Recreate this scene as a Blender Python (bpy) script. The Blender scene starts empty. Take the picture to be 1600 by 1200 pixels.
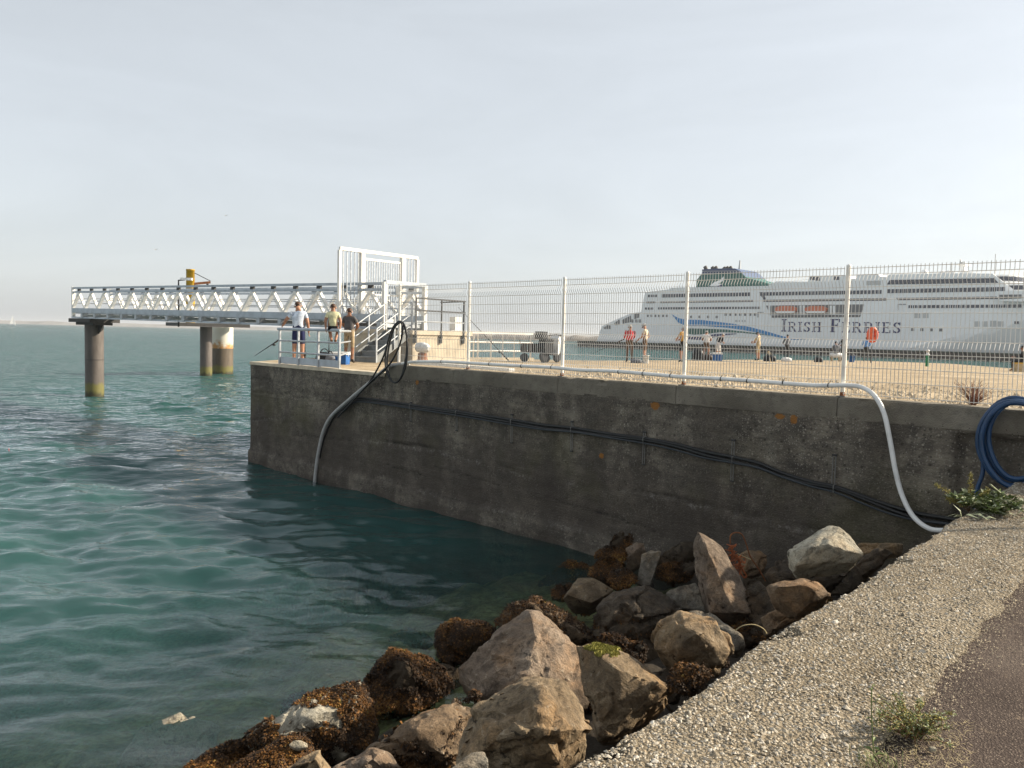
import bpy, bmesh, math, random
import numpy as np
from mathutils import Vector, Matrix, noise as mnoise
R = math.radians
random.seed(7); rng = np.random.default_rng(7)
scene = bpy.context.scene
col = scene.collection

# ------------------------------------------------------------------ camera
FPX, PITCH, ROLL, CZ = 1250.0, R(3.5), R(1.43), 4.15
cam_d = bpy.data.cameras.new('camera'); cam = bpy.data.objects.new('camera', cam_d); col.objects.link(cam)
cam_d.sensor_width = 36.0; cam_d.lens = 36.0 * FPX / 1600.0
cam_d.clip_start = 0.05; cam_d.clip_end = 20000
CR = Matrix.Rotation(math.pi / 2 - PITCH, 3, 'X') @ Matrix.Rotation(ROLL, 3, 'Z')
cam.matrix_world = Matrix.Translation((0, 0, CZ)) @ CR.to_4x4()
scene.camera = cam

# ------------------------------------------------------------------ sky, sun, exposure
SUN_AZ, SUN_EL = 80.0, 30.0          # clockwise from +Y, above the horizon
world = bpy.data.worlds.new('World'); scene.world = world; world.use_nodes = True
wn = world.node_tree; wn.nodes.clear()
wo = wn.nodes.new('ShaderNodeOutputWorld'); wb = wn.nodes.new('ShaderNodeBackground')
sky = wn.nodes.new('ShaderNodeTexSky'); sky.sky_type = 'NISHITA'; sky.sun_disc = False
sky.sun_elevation = R(SUN_EL); sky.sun_rotation = R(SUN_AZ)
sky.air_density = 1.0; sky.dust_density = 1.6; sky.ozone_density = 1.0; sky.altitude = 0
hs = wn.nodes.new('ShaderNodeHueSaturation'); hs.inputs['Saturation'].default_value = 0.42
wb.inputs['Strength'].default_value = 0.088
veil = wn.nodes.new('ShaderNodeMixRGB'); veil.inputs[0].default_value = 0.50; veil.inputs[2].default_value = (5.0, 5.35, 5.6, 1)   # thin even high cloud over the whole sky
wn.links.new(sky.outputs[0], hs.inputs['Color']); wn.links.new(hs.outputs[0], veil.inputs[1]); tc = wn.nodes.new('ShaderNodeTexCoord'); mp = wn.nodes.new('ShaderNodeMapping'); mp.inputs['Scale'].default_value = (1.2, 1.2, 5.0); mp.inputs['Rotation'].default_value = (.25, .1, .4)
nz = wn.nodes.new('ShaderNodeTexNoise'); nz.inputs['Scale'].default_value = 2.2; nz.inputs['Detail'].default_value = 6; nz.inputs['Roughness'].default_value = .62; nz.inputs['Distortion'].default_value = .7
wr_ = wn.nodes.new('ShaderNodeMapRange'); wr_.inputs[1].default_value = .3; wr_.inputs[2].default_value = .7; wr_.inputs[3].default_value = .955; wr_.inputs[4].default_value = 1.045      # faint wisps of high cloud
wx = wn.nodes.new('ShaderNodeMixRGB'); wx.blend_type = 'MULTIPLY'; wx.inputs[0].default_value = 1
wn.links.new(tc.outputs['Generated'], mp.inputs[0]); wn.links.new(mp.outputs[0], nz.inputs['Vector']); wn.links.new(nz.outputs['Fac'], wr_.inputs[0])
wn.links.new(veil.outputs[0], wx.inputs[1]); wn.links.new(wr_.outputs[0], wx.inputs[2]); wn.links.new(wx.outputs[0], wb.inputs['Color'])
wn.links.new(wb.outputs[0], wo.inputs['Surface'])
sun_d = bpy.data.lights.new('sun', 'SUN'); sun_d.energy = 5.0; sun_d.angle = R(0.6); sun_d.color = (1.0, 0.88, 0.70)
sun = bpy.data.objects.new('sun', sun_d); col.objects.link(sun)
SV = Vector((math.sin(R(SUN_AZ)) * math.cos(R(SUN_EL)), math.cos(R(SUN_AZ)) * math.cos(R(SUN_EL)), math.sin(R(SUN_EL))))
sun.rotation_euler = SV.to_track_quat('Z', 'Y').to_euler()
sun.location = (20, 5, 30)
vs = scene.view_settings
vs.view_transform = 'Standard'; vs.look = 'None'; vs.exposure = 0.90; vs.gamma = 1.0; vs.use_curve_mapping = False

# ------------------------------------------------------------------ measuring helpers (photo pixel -> point on a known plane)
def ray(px, py): return CR @ Vector(((px - 800) / FPX, -(py - 600) / FPX, -1.0))
def atz(px, py, z):
    d = ray(px, py); return Vector((0, 0, CZ)) + d * ((z - CZ) / d.z)
def aty(px, py, y):
    d = ray(px, py); return Vector((0, 0, CZ)) + d * (y / d.y)
def atp(px, py, p, n):
    d = ray(px, py); c = Vector((0, 0, CZ)); return c + d * ((Vector(p) - c).dot(n) / d.dot(n))

# ------------------------------------------------------------------ materials
MATS = {}
class NT:
    def __init__(s, name):
        m = bpy.data.materials.new(name); m.use_nodes = True; s.m = m; s.t = m.node_tree; s.t.nodes.clear()
        s.out = s.n('OutputMaterial'); MATS[name] = m
        s.geo = s.n('NewGeometry'); s.pos = s.geo.outputs['Position']
    def n(s, kind, **kw):
        k = s.t.nodes.new('ShaderNode' + kind)
        for a, v in kw.items(): setattr(k, a, v)
        return k
    def link(s, a, b): s.t.links.new(a, b)
    def mapping(s, scale=(1, 1, 1), rot=(0, 0, 0)):
        k = s.n('Mapping'); s.link(s.pos, k.inputs[0]); k.inputs['Scale'].default_value = scale; k.inputs['Rotation'].default_value = rot
        return k.outputs[0]
    def noise(s, scale, detail=4, rough=.55, vec=None, dist=0):
        k = s.n('TexNoise'); s.link(vec or s.pos, k.inputs['Vector'])
        k.inputs['Scale'].default_value = scale; k.inputs['Detail'].default_value = detail
        k.inputs['Roughness'].default_value = rough; k.inputs['Distortion'].default_value = dist
        return k.outputs['Fac']
    def voro(s, scale, feature='F1', out='Distance', vec=None, rnd=1):
        k = s.n('TexVoronoi'); k.feature = feature; s.link(vec or s.pos, k.inputs['Vector'])
        k.inputs['Scale'].default_value = scale; k.inputs['Randomness'].default_value = rnd
        return k.outputs[out]
    def ramp(s, fac, stops, interp='LINEAR'):
        k = s.n('ValToRGB'); s.link(fac, k.inputs[0]); e = k.color_ramp; e.interpolation = interp
        while len(e.elements) < len(stops): e.elements.new(.5)
        for el, (p, c) in zip(e.elements, stops):
            el.position = p; el.color = (c, c, c, 1) if isinstance(c, (int, float)) else (*c, 1)
        return k.outputs[0]
    def mix(s, fac, a, b, mode='MIX'):
        k = s.n('MixRGB', blend_type=mode)
        for i, v in ((0, fac), (1, a), (2, b)):
            if isinstance(v, (int, float)): k.inputs[i].default_value = v if i == 0 else (v, v, v, 1)
            elif isinstance(v, tuple): k.inputs[i].default_value = (*v, 1)
            else: s.link(v, k.inputs[i])
        return k.outputs[0]
    def math(s, op, a, b=None, c=None):
        k = s.n('Math', operation=op)
        for i, v in enumerate((a, b, c)):
            if v is None: continue
            if isinstance(v, (int, float)): k.inputs[i].default_value = v
            else: s.link(v, k.inputs[i])
        return k.outputs[0]
    def zmap(s, a, b):
        x = s.n('SeparateXYZ'); s.link(s.pos, x.inputs[0]); k = s.n('MapRange'); s.link(x.outputs[2], k.inputs[0])
        k.inputs[1].default_value = a; k.inputs[2].default_value = b; return k.outputs[0]
    def bump(s, h, strength=.3, dist=.02, normal=None):
        k = s.n('Bump'); s.link(h, k.inputs['Height']); k.inputs['Strength'].default_value = strength; k.inputs['Distance'].default_value = dist
        if normal is not None: s.link(normal, k.inputs['Normal'])
        return k.outputs[0]
    def bsdf(s, base, rough=.7, metal=0, normal=None, spec=.4, **kw):
        k = s.n('BsdfPrincipled')
        for nm, v in (('Base Color', base), ('Roughness', rough), ('Metallic', metal), ('Specular IOR Level', spec)):
            if isinstance(v, (int, float)) : k.inputs[nm].default_value = v
            elif isinstance(v, tuple): k.inputs[nm].default_value = (*v, 1)
            else: s.link(v, k.inputs[nm])
        if normal is not None: s.link(normal, k.inputs['Normal'])
        s.link(k.outputs[0], s.out.inputs['Surface']); return k

def simple(name, c, rough=.6, metal=0, var=.18, scale=6, bump=.08, bs=40, spec=.4, c2=None):
    t = NT(name); n1 = t.noise(scale, 5)
    dark = c2 or tuple(v * (1 - var * 2) for v in c); lite = tuple(min(1, v * (1 + var * .5)) for v in c)
    base = t.ramp(n1, [(.3, dark), (.55, c), (.75, lite)])
    n2 = t.noise(bs, 3)
    t.bsdf(base, t.ramp(n1, [(.3, max(0, rough - .1)), (.7, min(1, rough + .1))]), metal, t.bump(n2, bump, .01), spec)
    return t.m

def build_mats():
    # quay wall concrete: speckled aggregate, form lines, tide band, lichen, lime runs
    t = NT('quay_concrete'); p = t.pos
    big = t.noise(.55, 6, .6); med = t.noise(3.5, 6, .65)
    streak = t.noise(1.0, 5, .6, t.mapping((.6, .6, 9)))
    vert = t.noise(1.0, 4, .6, t.mapping((3.2, 3.2, .25)))
    base = t.ramp(big, [(.3, (.115, .098, .076)), (.5, (.18, .155, .12)), (.72, (.26, .225, .175))])
    base = t.mix(t.ramp(streak, [(.42, .0), (.62, .5)]), base, (.075, .065, .055))
    base = t.mix(t.ramp(vert, [(.5, .0), (.75, .55)]), base, (.20, .185, .15))
    base = t.mix(t.ramp(med, [(.36, .7), (.58, 0)]), base, (.05, .043, .037)); base = t.mix(t.ramp(t.noise(1.9, 5, .7, None, .5), [(.34, .75), (.5, 0.)]), base, (.052, .045, .039)); base = t.mix(t.ramp(t.noise(2.7, 5, .7, t.mapping((1, 1, 1.4)), .3), [(.55, 0.), (.72, .6)]), base, (.30, .265, .21))
    sp = t.voro(38, 'F1', 'Color'); spd = t.voro(38)
    spm = t.math('MULTIPLY', t.ramp(spd, [(.22, 1.0), (.34, 0.0)]), t.ramp(sp, [(.62, 0.0), (.68, .7)]))
    base = t.mix(spm, base, (.36, .33, .28))
    spk = t.math('MULTIPLY', t.ramp(t.voro(21), [(.16, 1.0), (.24, 0.0)]), t.ramp(t.voro(21, 'F1', 'Color'), [(.55, 0.0), (.6, .8)]))
    base = t.mix(spk, base, (.02, .018, .016))
    for sc_, lo, c_ in ((15, .60, (.34, .30, .24)), (11, .58, (.025, .021, .018)), (23, .62, (.30, .27, .22))):
        m_ = t.math('MULTIPLY', t.ramp(t.voro(sc_), [(.18, 1.0), (.30, 0.0)]), t.ramp(t.voro(sc_, 'F1', 'Color'), [(lo, 0.0), (lo + .05, .62)])); base = t.mix(m_, base, c_)
    pan = t.noise(1, 2, .5, t.mapping((1.1, 1.1, .18))); base = t.mix(t.ramp(pan, [(.40, .55), (.52, 0.)]), base, (.055, .046, .038))
    # growth film between the footing ledge and the upper lift, greenish above it
    zz = t.math('ADD', t.zmap(0, 3), t.math('MULTIPLY', t.math('SUBTRACT', big, .5), .55))
    base = t.mix(t.ramp(zz, [(.0, .62), (.06, .30), (.11, .22), (.17, .66), (.50, .55), (.74, .0)]), base, (.058, .046, .037))
    gz_ = t.math('MULTIPLY', t.ramp(t.zmap(.6, 2.6), [(.0, 0.), (.35, 1.), (.75, .7), (1., 0.)]), t.ramp(t.noise(.8, 4), [(.48, 0.), (.68, .45)]))
    base = t.mix(gz_, base, (.085, .08, .035))
    li = t.n('Attribute', attribute_name='lichen'); lf = t.math('ADD', li.outputs['Fac'], t.math('MULTIPLY', t.math('SUBTRACT', t.noise(14, 5, .7), .5), 1.1))
    base = t.mix(t.ramp(lf, [(.42, 0.), (.56, .85)]), base, (.28, .115, .022))
    mk = t.n('Attribute', attribute_name='lime'); ck = t.n('Attribute', attribute_name='crack')
    brk = t.noise(9, 5, .75, None, .8)
    base = t.mix(t.math('MULTIPLY', mk.outputs['Fac'], t.ramp(brk, [(.50, 0.), (.66, .42)])), base, (.38, .36, .33))
    base = t.mix(t.math('MULTIPLY', ck.outputs['Fac'], t.ramp(brk, [(.36, .95), (.60, .1)])), base, (.008, .007, .006))
    h = t.math('ADD', t.math('MULTIPLY', med, .7), t.math('ADD', t.math('MULTIPLY', streak, .8), t.math('MULTIPLY', spd, .35)))
    t.bsdf(base, .9, 0, t.bump(h, .75, .03), .25)
    # coping: rather paler
    t = NT('coping_concrete'); big = t.noise(.9, 6, .62); med = t.noise(7, 5, .65)
    base = t.ramp(big, [(.3, (.12, .105, .082)), (.52, (.175, .155, .122)), (.75, (.25, .225, .18))])
    base = t.mix(t.ramp(med, [(.33, .5), (.5, 0.)]), base, (.10, .09, .075))
    spk = t.math('MULTIPLY', t.ramp(t.voro(26), [(.14, 1.0), (.2, 0.0)]), t.ramp(t.voro(26, 'F1', 'Color'), [(.62, 0.), (.66, 1.)]))
    base = t.mix(spk, base, (.02, .018, .016))
    base = t.mix(t.ramp(t.noise(1.6, 3, .5, t.mapping((1, 1, .45))), [(.69, 0.0), (.74, .8)]), base, (.27, .11, .03))
    t.bsdf(base, .9, 0, t.bump(t.math('ADD', med, t.voro(60)), .5, .015), .25)
    # quay surface: pale compacted sand and gravel
    t = NT('quay_sand'); big = t.noise(.35, 5, .6, t.mapping((1, 1.6, 1))); med = t.noise(4, 6, .7); fine = t.noise(38, 3)
    base = t.ramp(big, [(.3, (.30, .23, .145)), (.5, (.42, .33, .215)), (.72, (.52, .42, .29))])
    base = t.mix(t.ramp(med, [(.36, .7), (.54, 0.)]), base, (.20, .15, .095)); base = t.mix(t.ramp(t.noise(.9, 5, .65, t.mapping((.5, 1.6, 1), (0, 0, R(35)))), [(.36, .6), (.50, 0.)]), base, (.21, .16, .105))
    base = t.mix(t.ramp(t.voro(9), [(.12, .5), (.2, 0.)]), base, (.62, .53, .40))
    t.bsdf(base, .95, 0, t.bump(t.math('ADD', med, fine), .8, .03), .2)
    # seawall matrix (between its pebbles)
    t = NT('seawall_matrix'); big = t.noise(1.3, 5); fine = t.noise(45, 4, .7); v = t.voro(55, 'F1', 'Color'); vd = t.voro(55)
    base = t.ramp(big, [(.3, (.125, .10, .066)), (.5, (.195, .16, .11)), (.75, (.28, .235, .17))])
    base = t.mix(t.ramp(fine, [(.4, .6), (.6, 0.)]), base, (.13, .10, .065))
    base = t.mix(t.math('MULTIPLY', t.ramp(vd, [(.2, .9), (.45, 0.)]), t.ramp(v, [(.3, 0.), (.7, 1.)])), base, (.50, .45, .36))
    t.bsdf(base, .92, 0, t.bump(t.math('ADD', fine, t.math('MULTIPLY', vd, -1.4)), 1.0, .012), .2)
    t = NT('pebbles'); k = t.n('ObjectInfo'); a = t.n('Attribute', attribute_name='tint')
    base = t.ramp(a.outputs['Fac'], [(0, (.12, .10, .075)), (.25, (.28, .24, .18)), (.55, (.42, .375, .30)), (.8, (.54, .50, .43)), (.93, (.36, .27, .17)), (1, (.60, .57, .51))])
    base = t.mix(t.ramp(t.noise(130, 3), [(.35, .4), (.6, 0.)]), base, (.22, .18, .12))
    t.bsdf(base, .85, 0, t.bump(t.noise(160, 3), .4, .004), .3)
    # path: worn reddish asphalt
    t = NT('path_asphalt'); big = t.noise(1.2, 5, .65); fine = t.voro(110, 'F1', 'Color'); fd = t.voro(110); n = t.noise(7, 5, .7)
    base = t.ramp(big, [(.3, (.046, .035, .030)), (.55, (.070, .054, .046)), (.75, (.10, .08, .067))])
    base = t.mix(t.math('MULTIPLY', t.ramp(fine, [(.5, 0.), (.8, .8)]), t.ramp(fd, [(.2, 1.), (.5, 0.)])), base, (.30, .24, .19))
    base = t.mix(t.ramp(n, [(.6, 0.), (.75, .6)]), base, (.27, .21, .15))
    t.bsdf(base, .9, 0, t.bump(t.math('ADD', t.math('MULTIPLY', fd, -1.), t.math('MULTIPLY', n, .6)), .8, .008), .08)
    # rocks
    def rock(name, a, b, c, weed=.75, vein=(.5, .43, .33)):
        t = NT(name); o = t.n('ObjectInfo'); off = t.n('VectorMath', operation='ADD')
        t.link(t.pos, off.inputs[0]); cx = t.n('CombineXYZ')
        for i in range(3): t.link(t.math('MULTIPLY', o.outputs['Random'], 17.3 + i * 5.1), cx.inputs[i])
        t.link(cx.outputs[0], off.inputs[1]); v = off.outputs[0]
        n1 = t.noise(2.6, 7, .65, v, .4); n2 = t.noise(13, 6, .7, v, .6); n3 = t.noise(60, 4, .7, v)
        base = t.ramp(n1, [(.28, a), (.5, b), (.72, c)])
        n4 = t.noise(1.5, 5, .65, v, .8)
        base = t.mix(t.ramp(n4, [(.50, 0.), (.66, .55)]), base, (c[0] * 1.05, c[1] * .78, c[2] * .50))
        base = t.mix(t.ramp(n2, [(.36, .7), (.52, 0.)]), base, tuple(x * .38 for x in a))
        base = t.mix(t.ramp(n2, [(.58, 0.), (.72, .65)]), base, vein)
        base = t.mix(t.ramp(n3, [(.4, .35), (.55, 0.)]), base, tuple(x * .5 for x in a))
        dv = t.n('VectorMath', operation='MULTIPLY_ADD'); nz = t.n('TexNoise'); t.link(v, nz.inputs['Vector']); nz.inputs['Scale'].default_value = 2.2; nz.inputs['Detail'].default_value = 4; t.link(nz.outputs['Color'], dv.inputs[0]); dv.inputs[1].default_value = (.9, .9, .9); t.link(v, dv.inputs[2]); crack = t.voro(1.7, 'DISTANCE_TO_EDGE', 'Distance', dv.outputs[0]); ck = t.math('MULTIPLY', t.ramp(t.math('ADD', crack, t.math('MULTIPLY', t.math('SUBTRACT', n2, .4), .16)), [(.012, .8), (.03, 0.)]), t.ramp(n1, [(.45, 0.), (.6, 1.)]))
        base = t.mix(ck, base, (.02, .016, .012))
        # tide-line growth: dark weed film low down
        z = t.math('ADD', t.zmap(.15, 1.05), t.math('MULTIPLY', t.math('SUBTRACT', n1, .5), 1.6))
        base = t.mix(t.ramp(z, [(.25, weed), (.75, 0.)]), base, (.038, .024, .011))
        h = t.math('ADD', t.math('MULTIPLY', n1, .8), t.math('ADD', t.math('MULTIPLY', n2, .55), t.math('MULTIPLY', n3, .2)))
        t.bsdf(base, t.ramp(n2, [(.3, .72), (.7, .9)]), 0, t.bump(h, 1.0, .06), .3)
    rock('rock_brown', (.105, .07, .042), (.19, .13, .078), (.30, .215, .135))
    rock('rock_pink', (.125, .092, .066), (.215, .16, .115), (.32, .25, .185), .6)
    rock('rock_grey', (.12, .105, .083), (.21, .188, .152), (.33, .30, .245), .6)
    rock('rock_pale', (.30, .265, .20), (.44, .40, .31), (.55, .51, .41), .3, (.6, .55, .45))
    rock('rock_tan', (.125, .088, .052), (.225, .165, .10), (.35, .27, .17), .6)
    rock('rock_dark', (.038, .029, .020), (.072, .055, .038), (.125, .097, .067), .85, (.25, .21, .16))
    t = NT('rock_bed'); n1 = t.noise(1.6, 6, .65); n2 = t.noise(9, 5, .7)
    dry = t.ramp(n1, [(.3, (.022, .017, .012)), (.7, (.05, .039, .027))]); wet = t.ramp(n1, [(.35, (.07, .065, .03)), (.5, (.20, .19, .085)), (.68, (.36, .33, .15))])  # above water: dark stone, darkened further to paint the shade of deep gaps
    wet = t.mix(t.ramp(n2, [(.35, .7), (.55, 0.)]), wet, (.05, .04, .02))
    t.bsdf(t.mix(t.zmap(-.10, .04), wet, dry), .85, 0, t.bump(t.math('ADD', n1, n2), .8, .05), .25)
    t = NT('seaweed'); a = t.n('Attribute', attribute_name='tint')
    base = t.ramp(a.outputs['Fac'], [(0, (.014, .007, .003)), (.3, (.040, .020, .007)), (.6, (.115, .052, .014)), (.85, (.21, .095, .022)), (1, (.28, .19, .05))])
    t.bsdf(base, .62, 0, t.bump(t.noise(90, 3), .5, .006), .2)
    t = NT('moss'); base = t.ramp(t.noise(30, 4), [(.3, (.16, .16, .03)), (.7, (.34, .31, .08))]); t.bsdf(base, .9, 0, t.bump(t.noise(90, 3), 1, .01))
    # water
    t = NT('sea_water')
    a = t.n('Attribute', attribute_name='clarity')
    n1 = t.noise(1.0, 5, .55, t.mapping((1.3, 2.6, 1), (0, 0, R(-8)))); n2 = t.noise(1.0, 4, .55, t.mapping((4.5, 9, 1), (0, 0, R(10)))); n3 = t.noise(1, 3, .5, t.mapping((.12, .3, 1), (0, 0, R(5))))
    d = t.n('VectorMath', operation='LENGTH'); t.link(t.pos, d.inputs[0])
    far = t.n('MapRange'); t.link(d.outputs['Value'], far.inputs[0]); far.inputs[1].default_value = 16; far.inputs[2].default_value = 75
    n4 = t.noise(1, 3, .55, t.mapping((.45, .8, 1), (0, 0, R(-12)))); n5 = t.noise(1, 3, .6, t.mapping((.10, .20, 1), (0, 0, R(14))))
    fh = t.math('ADD', t.math('MULTIPLY', n1, 2.0), t.math('ADD', t.math('MULTIPLY', n4, 5.5), t.math('MULTIPLY', n5, 11.0)))
    h = t.math('ADD', t.math('MULTIPLY', n2, .06), t.math('ADD', t.math('MULTIPLY', fh, far.outputs[0]), t.math('MULTIPLY', n3, .2)))
    bp = t.n('Bump'); t.link(h, bp.inputs['Height']); bp.inputs['Distance'].default_value = .35; bp.inputs['Strength'].default_value = .55
    cloud = t.noise(.06, 4, .6)
    body = t.ramp(cloud, [(.3, (.018, .058, .055)), (.7, (.027, .079, .073))])
    df = t.n('SubsurfaceScattering'); df.falloff = 'BURLEY'; t.link(body, df.inputs['Color']); df.inputs['Scale'].default_value = 1.3; df.inputs['Radius'].default_value = (.6, 1.0, .95)   # cloudy water: light spreads below the surface
    tr = t.n('BsdfTransparent'); tr.inputs['Color'].default_value = (.88, .97, .92, 1)
    mb = t.n('MixShader'); t.link(a.outputs['Fac'], mb.inputs[0]); t.link(df.outputs[0], mb.inputs[1]); t.link(tr.outputs[0], mb.inputs[2])
    gl = t.n('BsdfGlossy'); gl.inputs['Roughness'].default_value = .018; t.link(bp.outputs[0], gl.inputs['Normal'])
    gl.inputs['Color'].default_value = (.95, .97, 1, 1)
    fr = t.n('Fresnel'); fr.inputs['IOR'].default_value = 1.33; t.link(bp.outputs[0], fr.inputs['Normal'])
    ms = t.n('MixShader'); t.link(fr.outputs[0], ms.inputs[0]); t.link(mb.outputs[0], ms.inputs[1]); t.link(gl.outputs[0], ms.inputs[2])
    t.link(ms.outputs[0], t.out.inputs['Surface'])
    # pile steel: dark, rust, green tide band
    def pile(name, c, top=None, split=2.2):
        t = NT(name); n = t.noise(1, 5, .6, t.mapping((3, 3, .7)))
        base = t.ramp(n, [(.3, tuple(x * .7 for x in c)), (.7, tuple(x * 1.25 for x in c))])
        if top:
            zt = t.math('ADD', t.zmap(split - .5, split + .5), 0.0)
            rz = t.math('ADD', t.zmap(split - .1, split + 1.5), t.math('MULTIPLY', t.math('SUBTRACT', t.noise(2.5, 5), .5), 1.3))
            tp = t.mix(t.ramp(rz, [(.1, .95), (.5, 0.)]), top, (.42, .20, .05))
            base = t.mix(t.ramp(zt, [(.49, 0.), (.51, 1.)]), base, tp)
        z = t.math('ADD', t.zmap(0, 1.6), t.math('MULTIPLY', t.math('SUBTRACT', n, .5), .5))
        base = t.mix(t.ramp(z, [(.38, .9), (.5, 0.)]), base, (.13, .12, .03))
        base = t.mix(t.ramp(z, [(.05, .9), (.18, 0.)]), base, (.03, .028, .015))
        t.bsdf(base, .6, 0, t.bump(n, .3, .02), .4)
    pile('pile_steel', (.10, .085, .075)); pile('pile_painted', (.11, .085, .06), (.60, .58, .50), 2.3)
    simple('white_steel', (.78, .75, .69), .45, 0, .07, 4, .03)
    simple('grey_steel', (.42, .46, .50), .5, 0, .12, 3, .05)
    simple('galvanised', (.42, .44, .46), .45, .5, .15, 9, .05)
    simple('dark_steel', (.035, .033, .032), .6, 0, .2, 5, .08)
    simple('stair_steel', (.22, .23, .23), .6, .3, .15, 7, .1)
    simple('cream_concrete', (.52, .45, .34), .9, 0, .15, 2.5, .3, 30, .2)
    simple('yellow_paint', (.62, .36, .03), .5, 0, .12, 3, .05)
    simple('rust', (.24, .09, .035), .85, 0, .3, 9, .3)
    t = NT('wire_zinc'); t.bsdf(t.ramp(t.noise(.8, 3), [(.3, (.55, .53, .49)), (.7, (.80, .77, .71))]), .45, .1)
    simple('post_white', (.82, .79, .73), .5, 0, .12, 5, .06)
    simple('hose_white', (.80, .79, .76), .4, 0, .08, 6, .05)
    simple('hose_grey', (.36, .355, .34), .5, 0, .12, 8, .08)
    simple('hose_black', (.009, .009, .009), .55, 0, .2, 8, .05, spec=.5)
    simple('hose_blue', (.012, .05, .125), .38, 0, .12, 7, .04, spec=.5)
    simple('dark_zinc', (.20, .195, .18), .6, .3, .2, 9, .1); simple('cable_blue', (.03, .036, .042), .55, 0, .15, 7, .04)
    simple('rope_orange', (.42, .12, .04), .9, 0, .25, 20, .4)
    simple('gravel', (.45, .37, .26), .92, 0, .25, 9, .3, 60)
    simple('leaf_green', (.13, .17, .045), .6, 0, .3, 14, .1); simple('leaf_pale', (.30, .33, .20), .6, 0, .25, 12, .1)
    simple('leaf_yellow', (.34, .29, .08), .7, 0, .3, 16, .1); simple('stem_brown', (.22, .12, .06), .8, 0, .3, 15, .2)
    simple('straw', (.46, .37, .20), .85, 0, .25, 15, .15); simple('dry_red', (.19, .075, .045), .85, 0, .3, 12, .2)
    # ship
    t = NT('ship_white'); sk = t.noise(1, 4, .6, t.mapping((.35, .35, .04))); pl = t.noise(.05, 3)
    t.bsdf(t.mix(t.ramp(sk, [(.62, 0.), (.75, .22)]), t.ramp(pl, [(.3, (.80, .80, .79)), (.7, (.86, .86, .85))]), (.50, .42, .34)), .4, 0, t.bump(pl, .1, .1), .4); simple('ship_grey_paint', (.50, .50, .49), .5, 0, .05, .1, .02, .8)  # streaked white, then an even mid grey for grilles, masts and aerials
    t = NT('ship_glass'); t.bsdf((.018, .025, .05), .12, 0, None, .6)
    simple('ship_green', (.018, .115, .09), .45, 0, .1, .2, .02, 1); simple('ship_navy', (.018, .022, .11), .45, 0, .08, .2, .02, 1)
    simple('ship_blue', (.02, .22, .50), .4, 0, .06, .2, .02, 1); simple('ship_funnel_blue', (.06, .10, .20), .5, 0, .1, .3, .05, 2)
    simple('lifeboat_orange', (.62, .17, .08), .5, 0, .08, .5, .03, 2); simple('ship_recess', (.16, .16, .165), .7, 0, .2, .3, .1, 2)  # the dark grey paints shade in hull openings, and colours the ports
    simple('jetty_dark', (.045, .035, .028), .85, 0, .3, .35, .4, 2); simple('jetty_green', (.05, .07, .045), .85, 0, .3, .5, .4, 2)
    simple('breakwater', (.20, .175, .15), .9, 0, .25, .03, .5, .2); simple('far_land', (.26, .25, .235), .9, 0, .2, .01, .3, .05)
    # people and gear
    for n_, c_ in dict(skin=(.42, .22, .14), skin_dark=(.30, .15, .09), shirt_paleblue=(.62, .68, .76), shirt_yellow=(.66, .62, .38), shirt_grey=(.085, .08, .08),
                       shorts_navy=(.016, .022, .075), shorts_black=(.012, .012, .014), khaki=(.33, .25, .15), shirt_red=(.56, .06, .07), cloth_brown=(.16, .10, .065),
                       shirt_cream=(.62, .52, .38), shirt_black=(.015, .015, .02), shirt_orange=(.62, .33, .06), shirt_white=(.72, .68, .64), shirt_blue=(.16, .32, .62),
                       trousers_dark=(.03, .028, .03), beige=(.50, .38, .22), shirt_slate=(.16, .17, .19), hair_brown=(.075, .035, .018), hair_grey=(.42, .39, .35), hair_black=(.012, .010, .009),
                       shoe_dark=(.03, .025, .022), shoe_brown=(.16, .065, .025), plastic_white=(.72, .72, .70), plastic_blue=(.03, .12, .34), plastic_black=(.015, .015, .017),
                       orange_plastic=(.75, .13, .05), green_paint=(.02, .20, .08), wood_dark=(.045, .028, .02), rod_black=(.02, .02, .022), red_trim=(.5, .04, .04), feather=(.5, .5, .5)).items():
        simple(n_, c_, .8 if 'sh' in n_ or 'cloth' in n_ else .5, 0, .2, 9, .55, 16, .25)
build_mats()

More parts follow.
